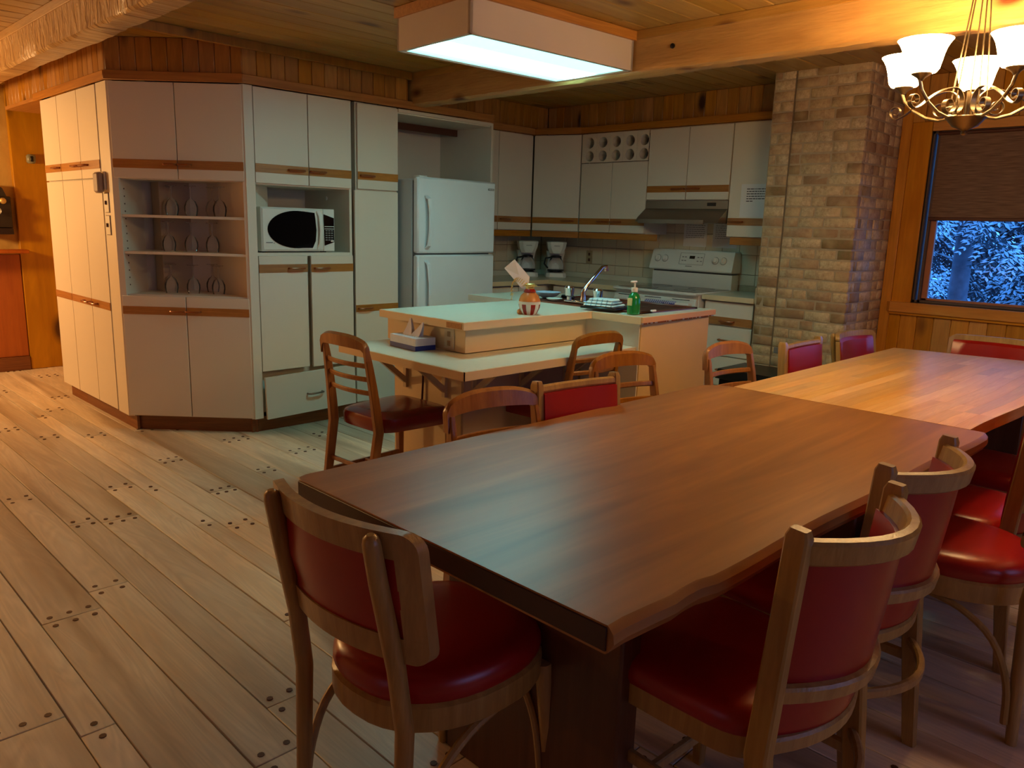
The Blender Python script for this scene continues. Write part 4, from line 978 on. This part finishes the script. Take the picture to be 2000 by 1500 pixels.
def bentwood(fwid=.045, nm='bentwood_chair'):
    t = thing(nm, '', 'chair')
    so = seat_outline(.43, .37, -.215, .225, 36, 2.35)
    part('seat', MB().layers(dome(so, .432, .068)), M['vinyl'], t)
    part('seat_frame', MB().layers([[(x*1.03, y*1.03, .375) for x, y in so], [(x*1.045, y*1.045, .382) for x, y in so], [(x*1.045, y*1.045, .428) for x, y in so], [(x*1.0, y*1.0, .436) for x, y in so]]), M['chair'], t)
    for s_ in (-1, 1):
        part('back_leg', MB().tube([(s_*.165, -.245, 0), (s_*.165, -.235, .2), (s_*.166, -.228, .42), (s_*.162, -.245, .56), (s_*.158, -.282, .74), (s_*.158, -.296, .815), (s_*.158, -.298, .828), (s_*.158, -.299, .834)], .0175, 10, scale=[.85, 1, 1.1, 1.1, 1.05, 1, .8, .4]), M['chair'], t)
        part('front_leg', MB().tube([(s_*.185, .205, 0), (s_*.18, .190, .2), (s_*.175, .17, .40)], .018, 10, scale=[.75, 1, 1.15]), M['chair'], t)
        part('brace', MB().tube(cr([(s_*.180, -.222, .06), (s_*.182, -.212, .18), (s_*.186, -.165, .29), (s_*.188, -.08, .352), (s_*.188, .02, .376)]), .010, 8), M['chair'], t)
    part('front_brace', MB().tube(cr([(-.168, .18, .12), (-.15, .175, .24), (-.10, .17, .33), (0, .17, .37), (.10, .17, .33), (.15, .175, .24), (.168, .18, .12)]), .009, 8), M['chair'], t)
    # curved framed back; outline extruded along an arc
    def bk(u, z, off):     # u across, z up
        q = u/.228; y = -.272-(z-.56)*.14+.056*q*q-off; return (u, y, z)
    us = sorted(set([-.228+.456*i/18 for i in range(19)]+[s_*v for s_ in (-1, 1) for v in (.198, .206, .214, .221, .226)]))
    def framepiece(zf0, zf1, u0=-1, u1=1):
        uu = [u for u in us if u0*.228-1e-6 <= u <= u1*.228+1e-6]; rings = []
        for u in uu: rings.append([bk(u, zf0(u), .0), bk(u, zf0(u), -.024), bk(u, zf1(u), -.024), bk(u, zf1(u), .0)])
        return rings
    crn = lambda u: .034*(1-math.sqrt(max(0, 1-(max(0, abs(u)-.194)/.034)**2)))
    top = lambda u: .836-crn(u)
    bot = lambda u: .572+crn(u)
    Zt, Zb, ui = .836-fwid-.007, .572+fwid+.007, .228-fwid
    fm = MB(); fm.layers(framepiece(lambda u: Zt, top)); fm.layers(framepiece(bot, lambda u: Zb))
    for s_ in (-1, 1):
        rings = []
        for z in (Zb-.01, .65, .70, .74, Zt+.01): rings.append([bk(s_*ui, z, 0), bk(s_*ui, z, -.024), bk(s_*.228, z, -.024), bk(s_*.228, z, 0)])
        fm.layers(rings)
    part('back_frame', fm, M['chair'], t)
    pad = MB(); rings = []
    for i in range(13):
        u = (ui+.002)*(-1+i/6); e_ = 1-(abs(u)/(ui+.004))**6; b1 = .012*e_+.001
        rings.append([bk(u, Zb-.002, -.004), bk(u, Zb+.018, -.006), bk(u, .70, .002), bk(u, Zt-.015, -.004), bk(u, Zt+.002, -.006), bk(u, Zt+.002, -.020), bk(u, Zt-.015, -.026-b1), bk(u, .70, -.028-b1), bk(u, Zb+.018, -.026-b1), bk(u, Zb-.002, -.020)])
    part('back_pad', pad.layers(rings), M['vinyl'], t)
    return t

def cafe(sg=1.0, nm='upholstered_chair'):
    t = thing(nm, '', 'chair')
    so = seat_outline(.43, .40, -.195, .185, 36, 5)
    part('seat', MB().layers(dome(so, .428, .062)), M['vinyl'], t)
    part('seat_frame', MB().layers([[(x*1.0, y*1.0, z) for x, y in so] for z in (.382, .430)]), M['chair'], t)
    def post(z): return -.205-.02*((z-.42)/.45)**1.0*(1.9 if z > .42 else 0)*.9-(0 if z > .42 else (.42-z)*.10)
    for s_ in (-1, 1):
        pz = [0, .15, .30, .42, .55, .68, .80, .858, .872]
        part('back_leg', MB().sweep([(s_*.195, post(z)-(.0), z) for z in pz], rrect(.0155, .022, .004), upv=(0, 1, 0), scale=[.75, .85, 1, 1.05, 1, .95, .95, .95, .7]), M['chair'], t)
        part('bolt_head', MB().lathe([(.008, 0), (.007, .003), (.002, .005)], 10, mat=Matrix.Translation((s_*.211, -.215, .385)) @ Matrix.Rotation(R(90*s_), 4, 'Y')), M['chrome'], t)
        part('front_leg', MB().sweep([(s_*.195, .16, 0), (s_*.192, .157, .2), (s_*.19, .152, .375)], rrect(.018, .018, .004), upv=(0, 1, 0), scale=[.7, .9, 1.05]), M['chair'], t)
        part('side_stretcher', MB().sweep([(s_*.197, -.225, .25), (s_*.192, .155, .25)], rrect(.008, .014, .003), upv=(0, 0, 1)), M['chair'], t)
    part('cross_stretcher', MB().sweep([(-.195, .03, .25), (.195, .03, .25)], rrect(.008, .012, .003), upv=(0, 0, 1)), M['chair'], t)
    yb = lambda z: post(z)
    part('top_rail', MB().sweep(arcpts(.39, .105*sg, yb(.83)+.006, .828 if sg > .5 else .846), rrect(.013, .024 if sg > .5 else .013, .006), upv=(0, -.2, 1)), M['chair'], t)
    part('middle_rail', MB().sweep(arcpts(.385, .085*sg, yb(.56)+.006, .545), rrect(.011, .018, .005), upv=(0, -.2, 1)), M['chair'], t)
    part('lower_rail', MB().sweep(arcpts(.385, .060*sg, yb(.43)+.010, .430), rrect(.011, .018, .005), upv=(0, -.1, 1)), M['chair'], t)
    part('curved_stretcher', MB().sweep(arcpts(.385, .085*sg, yb(.30)+.006, .30), rrect(.009, .013, .005), upv=(0, 0, 1)), M['chair'], t)
    pad = MB(); rings = []
    for i in range(15):
        q = -1+2*i/14; u = q*.183; arc = 1-q*q; e_ = .010*(1-q**6)
        def P(z, s_, off): return (u, yb(z)+.008-s_*sg*arc+off, z)
        rings.append([P(.44, .062, 0), P(.50, .072, -.002), P(.57, .085, -.002), P(.70, .092, -.003), P(.812 if sg > .5 else .834, .10, 0), P(.812 if sg > .5 else .834, .10, .018), P(.70, .092, .022+e_), P(.57, .085, .022+e_), P(.50, .072, .02+e_*.5), P(.44, .062, .014)])
    part('back_pad', pad.layers(rings), M['vinyl'], t)
    return t

def ladder():
    t = thing('ladder_back_chair', '', 'chair')
    so = seat_outline(.44, .36, -.20, .225, 36, 5.5)
    part('seat', MB().layers(dome(so, .405, .085, 1.0, ((1.0, 0), (1.01, .1), (1.015, .55), (.985, .74), (.88, .88), (.62, .97), (.3, 1.0)))), M['vinyl_dark'], t)
    yb = lambda z: -.205-.02-(.42-z)*.16 if z < .42 else -.225-(z-.42)*.26+.05*math.sin((z-.42)*3.1)
    xb = lambda z: .165+.012*min(1, z/.42)-.022*max(0, (z-.42)/.44)+(0 if z < .8 else -(z-.8)*.20)
    for s_ in (-1, 1):
        zz = [0, .14, .28, .42, .52, .62, .72, .77, .80]
        part('back_leg', MB().sweep([(s_*xb(z), yb(z), z) for z in zz], rrect(.0135, .022, .004), upv=(0, 1, 0), scale=[.8, .9, 1, 1.05, 1.0, .9, .8, .7, .6]), M['chair_red'], t)
        part('front_leg', MB().sweep([(s_*.195, .20, 0), (s_*.195, .195, .41)], rrect(.019, .019, .004), upv=(0, 1, 0), scale=[.65, 1]), M['chair_red'], t)
        part('side_stretcher', MB().sweep([(s_*.17, -.25, .17), (s_*.193, .195, .17)], rrect(.008, .013, .003), upv=(0, 0, 1)), M['chair_red'], t)
    part('cross_stretcher', MB().sweep([(-.18, -.04, .17), (.18, -.04, .17)], rrect(.008, .012, .003), upv=(0, 0, 1)), M['chair_red'], t)
    part('back_stretcher', MB().sweep([(-.165, yb(.27), .235), (.165, yb(.27), .235)], rrect(.008, .010, .003), upv=(0, 0, 1)), M['chair_red'], t)
    rings = []
    for i in range(17):
        q = math.sin(math.pi/2*(-1+2*i/16)); u = q*.174; y = yb(.80)-.026*(1-q*q); th = .0135
        zt = .868-.030*abs(q)**3.0-.020*max(0, (abs(q)-.9)/.1)**2; zb = .752+.048*min(1, (1-abs(q))/.12)**.6+.008*(1-q*q)
        rings.append([(u, y+th, zb), (u, y-th, zb), (u, y-th-.006, zt-.010), (u, y-.004, zt), (u, y+th-.006, zt-.010)])
    part('crest_rail', MB().layers(rings), M['chair_red'], t)
    for z in (.727, .664, .600):
        part('slat', MB().sweep(arcpts(.33, .028, yb(z)+.002, z), rrect(.006, .0115, .004), upv=(0, -.2, 1)), M['chair_red'], t)
    return t

bw = bentwood(); fm_ = bentwood(.022, 'framed_chair'); cf = cafe(); cs = cafe(.12, 'padded_chair'); ld = ladder()
used = {}
GB = 'red and wood chairs around the dining tables'
def place(src, x, y, deg, label):
    rz = R(deg-90)   # deg = direction the sitter faces
    if src.name not in used:
        used[src.name] = 1; src.location = (x, y, 0); src.rotation_euler = (0, 0, rz); src['label'] = label; src['group'] = GB; protos.append(src); return src
    return dup(src, (x, y, 0), rz, label, GB)
protos = []
place(bw, 1.015, 1.225, 3, 'bentwood chair with framed red back at the near end of the dark table')
place(cf, 1.438, .752, 87, 'red upholstered chair with bowed top rail, nearest on the dark table right side')
place(cf, 1.945, .798, 88, 'second red upholstered chair with bowed top rail, right side of the dark table')
place(bw, 2.50, .60, 92, 'bentwood chair with round orange-lit red seat at the right side where the tables meet')
place(cf, 2.92, .725, 92, 'red upholstered chair beyond the bentwood one, right side of the pale table')
place(cf, 3.52, .71, 90, 'farthest red upholstered chair half hidden on the right side of the pale table')
place(ld, 1.58, 1.405, 262, 'ladder-back chair tucked at the left side of the dark table, nearest one')
place(cs, 1.935, 1.41, 262, 'red-backed chair between two ladder-back chairs at the dark table').scale = (.88, 1, 1)
place(ld, 2.50, 1.61, 260, 'ladder-back chair in front of the island end panel')
place(ld, 3.17, 1.50, 264, 'ladder-back chair in front of the drawer unit, left side of the pale table')
place(cs, 3.78, 1.47, 270, 'red-backed chair in front of the black bin beside the pale table').scale = (1, 1, .965)
place(fm_, 4.37, 1.43, 268, 'framed red-backed chair farthest along the left side of the pale table')
place(fm_, 4.58, 1.085, 182, 'framed red-backed chair at the far head of the pale table below the window')
place(ld, 2.225, 3.02, 2, 'ladder-back chair with maroon seat at the left end of the island ledge')
place(ld, 3.00, 2.655, 87, 'ladder-back chair pushed under the front of the island ledge')

# ------------------------------------------------------------------ ceiling light box
t = thing('ceiling_light_box', 'boxed fluorescent ceiling light with glowing prismatic panel over the island', 'ceiling light', (2.985, 2.975, 0), R(-3.2))
LX, LY, LZ = .55, .285, 2.18
c = MB(); c.box(-LX, LX, -LY, -LY+.015, LZ, CEIL-.045); c.box(-LX, LX, LY-.015, LY, LZ, CEIL-.045); c.box(-LX, -LX+.015, -LY, LY, LZ, CEIL-.045); c.box(LX-.015, LX, -LY, LY, LZ, CEIL-.045)
part('housing', c, plain('pinkish_cream_housing', (200, 184, 172), .6), t)
part('oak_trim', MB().box(-LX-.012, LX+.012, -LY-.012, LY+.012, CEIL-.05, CEIL-.001, .002), M['trim_x'], t)
part('panel_rim', MB().box(-LX+.015, LX-.015, -LY+.015, -LY+.032, LZ+.002, LZ+.012).box(-LX+.015, LX-.015, LY-.032, LY-.015, LZ+.002, LZ+.012).box(-LX+.015, -LX+.032, -LY, LY, LZ+.002, LZ+.012).box(LX-.032, LX-.015, -LY+.015, LY-.015, LZ+.002, LZ+.012), M['white'], t)
df = MB().box(-LX+.03, LX-.03, -LY+.03, LY-.03, LZ+.008, LZ+.012)
part('diffuser', df, M['diffuser'], t, label='glowing pale cyan diffuser panel', smooth=False)

# ------------------------------------------------------------------ chandelier
CX, CY = 3.10, .898
t = thing('chandelier', 'pewter scroll chandelier with five glowing bell glass shades over the pale table', 'chandelier', (CX, CY, 1.711)); t.scale = (.912, .912, .912)
part('bowl', MB().lathe([(.004, 0), (.012, .006), (.010, .016), (.018, .022), (.045, .034), (.066, .060), (.072, .064), (.066, .068), (.02, .07)], 24), M['gunmetal'], t)
part('canopy', MB().lathe([(.065, .733), (.06, .715), (.03, .70), (.01, .695)], 20), M['gunmetal'], t)
part('hub', MB().tube([(0, 0, .06), (0, 0, .16)], .008, 10), M['gunmetal'], t)
base_a = math.atan2(CY, CX)
for k_ in range(5):
    a = base_a-R(4+72*k_); d = Vector((math.cos(a), math.sin(a), 0)); sdv = Vector((-d.y, d.x, 0)); RR = .25
    def pt(r_, z, s_=0): return d*r_+Vector((0, 0, z))+sdv*s_
    strap = [(-.006, -.0018), (.006, -.0018), (.006, .0018), (-.006, .0018)]
    up_ = d
    path = [(.055, .068), (.10, .062), (.15, .075), (.20, .105), (.24, .145), (.255, .18), (.25, .20)]
    sm = []
    for i in range(len(path)-1):
        for q in range(4):
            f_ = q/4; sm.append((path[i][0]*(1-f_)+path[i+1][0]*f_, path[i][1]*(1-f_)+path[i+1][1]*f_))
    sm.append(path[-1])
    arm = part('arm', MB().tube([pt(*p) for p in sm], .0062, 8), M['gunmetal'], t)
    # scroll ribbon: curl, big inner loop, then out and down to the end curl
    cur = []
    for i in range(26):
        f_ = i/25; an = R(300-500*f_) ; r2 = .010+.024*f_; cur.append((.098+r2*math.cos(an), .104+r2*math.sin(an)))
    cur += [(.062, .078), (.040, .088), (.030, .112), (.038, .145), (.066, .166), (.105, .164), (.15, .148), (.195, .122), (.232, .094), (.262, .080)]
    for i in range(20):
        f_ = i/19; an = R(-80+400*f_); r2 = .026*(1-.6*f_); cur.append((.270+r2*math.cos(an), .108+r2*math.sin(an)))
    sm2 = [cur[0]]
    for i in range(len(cur)-1):
        p0, p1, p2, p3 = cur[max(i-1, 0)], cur[i], cur[i+1], cur[min(i+2, len(cur)-1)]
        for q in range(1, 4 if 25 < i < 37 else 2):
            f_ = q/(3 if 25 < i < 37 else 1)
            sm2.append(tuple(.5*(2*p1[j]+(p2[j]-p0[j])*f_+(2*p0[j]-5*p1[j]+4*p2[j]-p3[j])*f_*f_+(3*p1[j]-p0[j]-3*p2[j]+p3[j])*f_**3) for j in range(2)))
    P3 = [pt(*p) for p in sm2]; ups = [tuple(sdv)]*len(P3)
    part('scroll_ribbon', MB().sweep(P3, [(-.0013, -.0095), (.0013, -.0095), (.0013, .0095), (-.0013, .0095)], upv=ups), M['gunmetal'], arm)
    c0 = pt(RR, 0)
    part('shade_cup', MB().lathe([(.008, .175), (.014, .185), (.034, .198), (.036, .204), (.02, .204)], 16, (c0.x, c0.y, 0)), M['gunmetal'], arm)
    sh = [(.030, .200), (.048, .204), (.057, .216), (.062, .238), (.067, .262), (.074, .285), (.084, .304), (.093, .316), (.090, .316), (.080, .302), (.070, .283), (.063, .262), (.058, .238), (.052, .218), (.03, .208)]
    part('glass_shade', MB().lathe(sh, 24, (c0.x, c0.y, 0)), M['shade'], arm, label='glowing frosted bell shade')
    part('hanging_rod', MB().tube([pt(.062, .065), pt(.060, .15), pt(.012, .70)], .0028, 6), M['gunmetal'], t)

# ------------------------------------------------------------------ outside: snow and spruces
gs = struct('ground_snow', MB().box(5.9, 40, -25, 25, -.9, -.6), M['snow'])
random.seed(21)
bs_ = MB(); bn_ = MB()
def bough(Ls, n, dens, bs_, bn_):
    for i in range(n):
        f_ = (i+.5)/n; bx = Ls*f_; bz = -.10*f_*f_*Ls*3
        for s_ in (-1, 1):
            L2 = (.05+.24*math.sin(math.pi*min(1, f_*.8+.12)))*random.uniform(.7, 1.1); an = R(random.uniform(42, 62))
            dx, dy = math.cos(an), s_*math.sin(an); m2 = max(2, int(L2/.045))
            for j in range(m2):
                g_ = (j+.4)/m2; px, py, pz = bx+dx*L2*g_, dy*L2*g_, bz-.30*L2*g_-.08*g_*g_
                for s2 in (-1, 1):
                    a2 = math.atan2(dy, dx)+s2*R(random.uniform(30, 50)); l3 = random.uniform(.05, .095)*(1.15-.5*g_); w3 = random.uniform(.008, .013)
                    ex, ey = math.cos(a2), math.sin(a2); q = Vector((px, py, pz)); e3 = q+Vector((ex*l3, ey*l3, -.38*l3)); sd_ = Vector((-ey, ex, 0))*w3
                    upz = Vector((0, 0, w3*.9)); mid = q.lerp(e3, .5)
                    if math.sin(px*9+py*14)+random.uniform(-1, 1) > -.15: bs_.add([q-sd_*.4, q+sd_*.4, mid+sd_*1.2, e3, mid-sd_*1.2, mid+upz*1.6], [(0, 1, 5), (1, 2, 5), (2, 3, 5), (3, 4, 5), (4, 0, 5)])
                    dn = Vector((0, 0, -w3*.9)); bn_.add([q-sd_*.5+dn*.3, q+sd_*.5+dn*.3, mid+sd_*1.4+dn, e3+dn*.6, mid-sd_*1.4+dn], [(0, 4, 3, 2, 1)])
bough(.95, 10, 1, bs_, bn_)
ms = bs_.mesh('snow_load', M['snow'], False); mn = bn_.mesh('bough', M['needles'], False)
def spruce(label, x, y, h, r0, nb, z0=-.6, zlo=.0, scl=1.0):
    t = thing('snowy_spruce', label, 'tree', (x, y, z0))
    part('trunk', MB().tube([(0, 0, 0), (.02, 0, h*.4), (0, .02, h)], r0, 12, scale=[1.15, .9, .15]), M['bark'], t)
    for i in range(nb):
        z = zlo+(h-zlo-.2)*(i/nb)**1.0; az = random.uniform(0, 360) if i % 3 else random.uniform(130, 230)
        s_ = scl*(1.15-.7*z/h)*random.uniform(.8, 1.15)
        b_ = part('bough', mn, M['needles'], t, loc=(0, 0, z), rot=(R(random.uniform(-12, 12)), R(random.uniform(5, 28)), R(az))); b_.scale = (s_, s_, s_)
        w_ = part('snow_load', ms, M['snow'], b_)
spruce('tall snow-covered spruce seen through the window, with the bare grey trunk', 7.5, 2.05, 5.5, .08, 40, zlo=2.15)
spruce('snow-laden spruce filling the right part of the window view', 9.0, 1.15, 5.2, .08, 70, scl=1.15)
spruce('snow-laden spruce filling the left part of the window view', 9.2, 2.95, 5.0, .08, 60, scl=1.15)
spruce('snowy spruce farther back in the window view', 10.6, 2.1, 6, .09, 70, scl=1.5)
spruce('snowy spruce at the right edge beyond the window', 10.2, .3, 6, .09, 60, scl=1.5)
spruce('snowy spruce far behind the bare grey trunk', 12.6, 3.3, 7, .1, 80, scl=2.0)
spruce('snowy spruce far behind, between the nearer window trees', 12.8, 1.6, 7, .1, 80, scl=2.0)
spruce('snowy spruce far behind at the right of the window view', 12.4, .2, 7, .1, 80, scl=2.0)
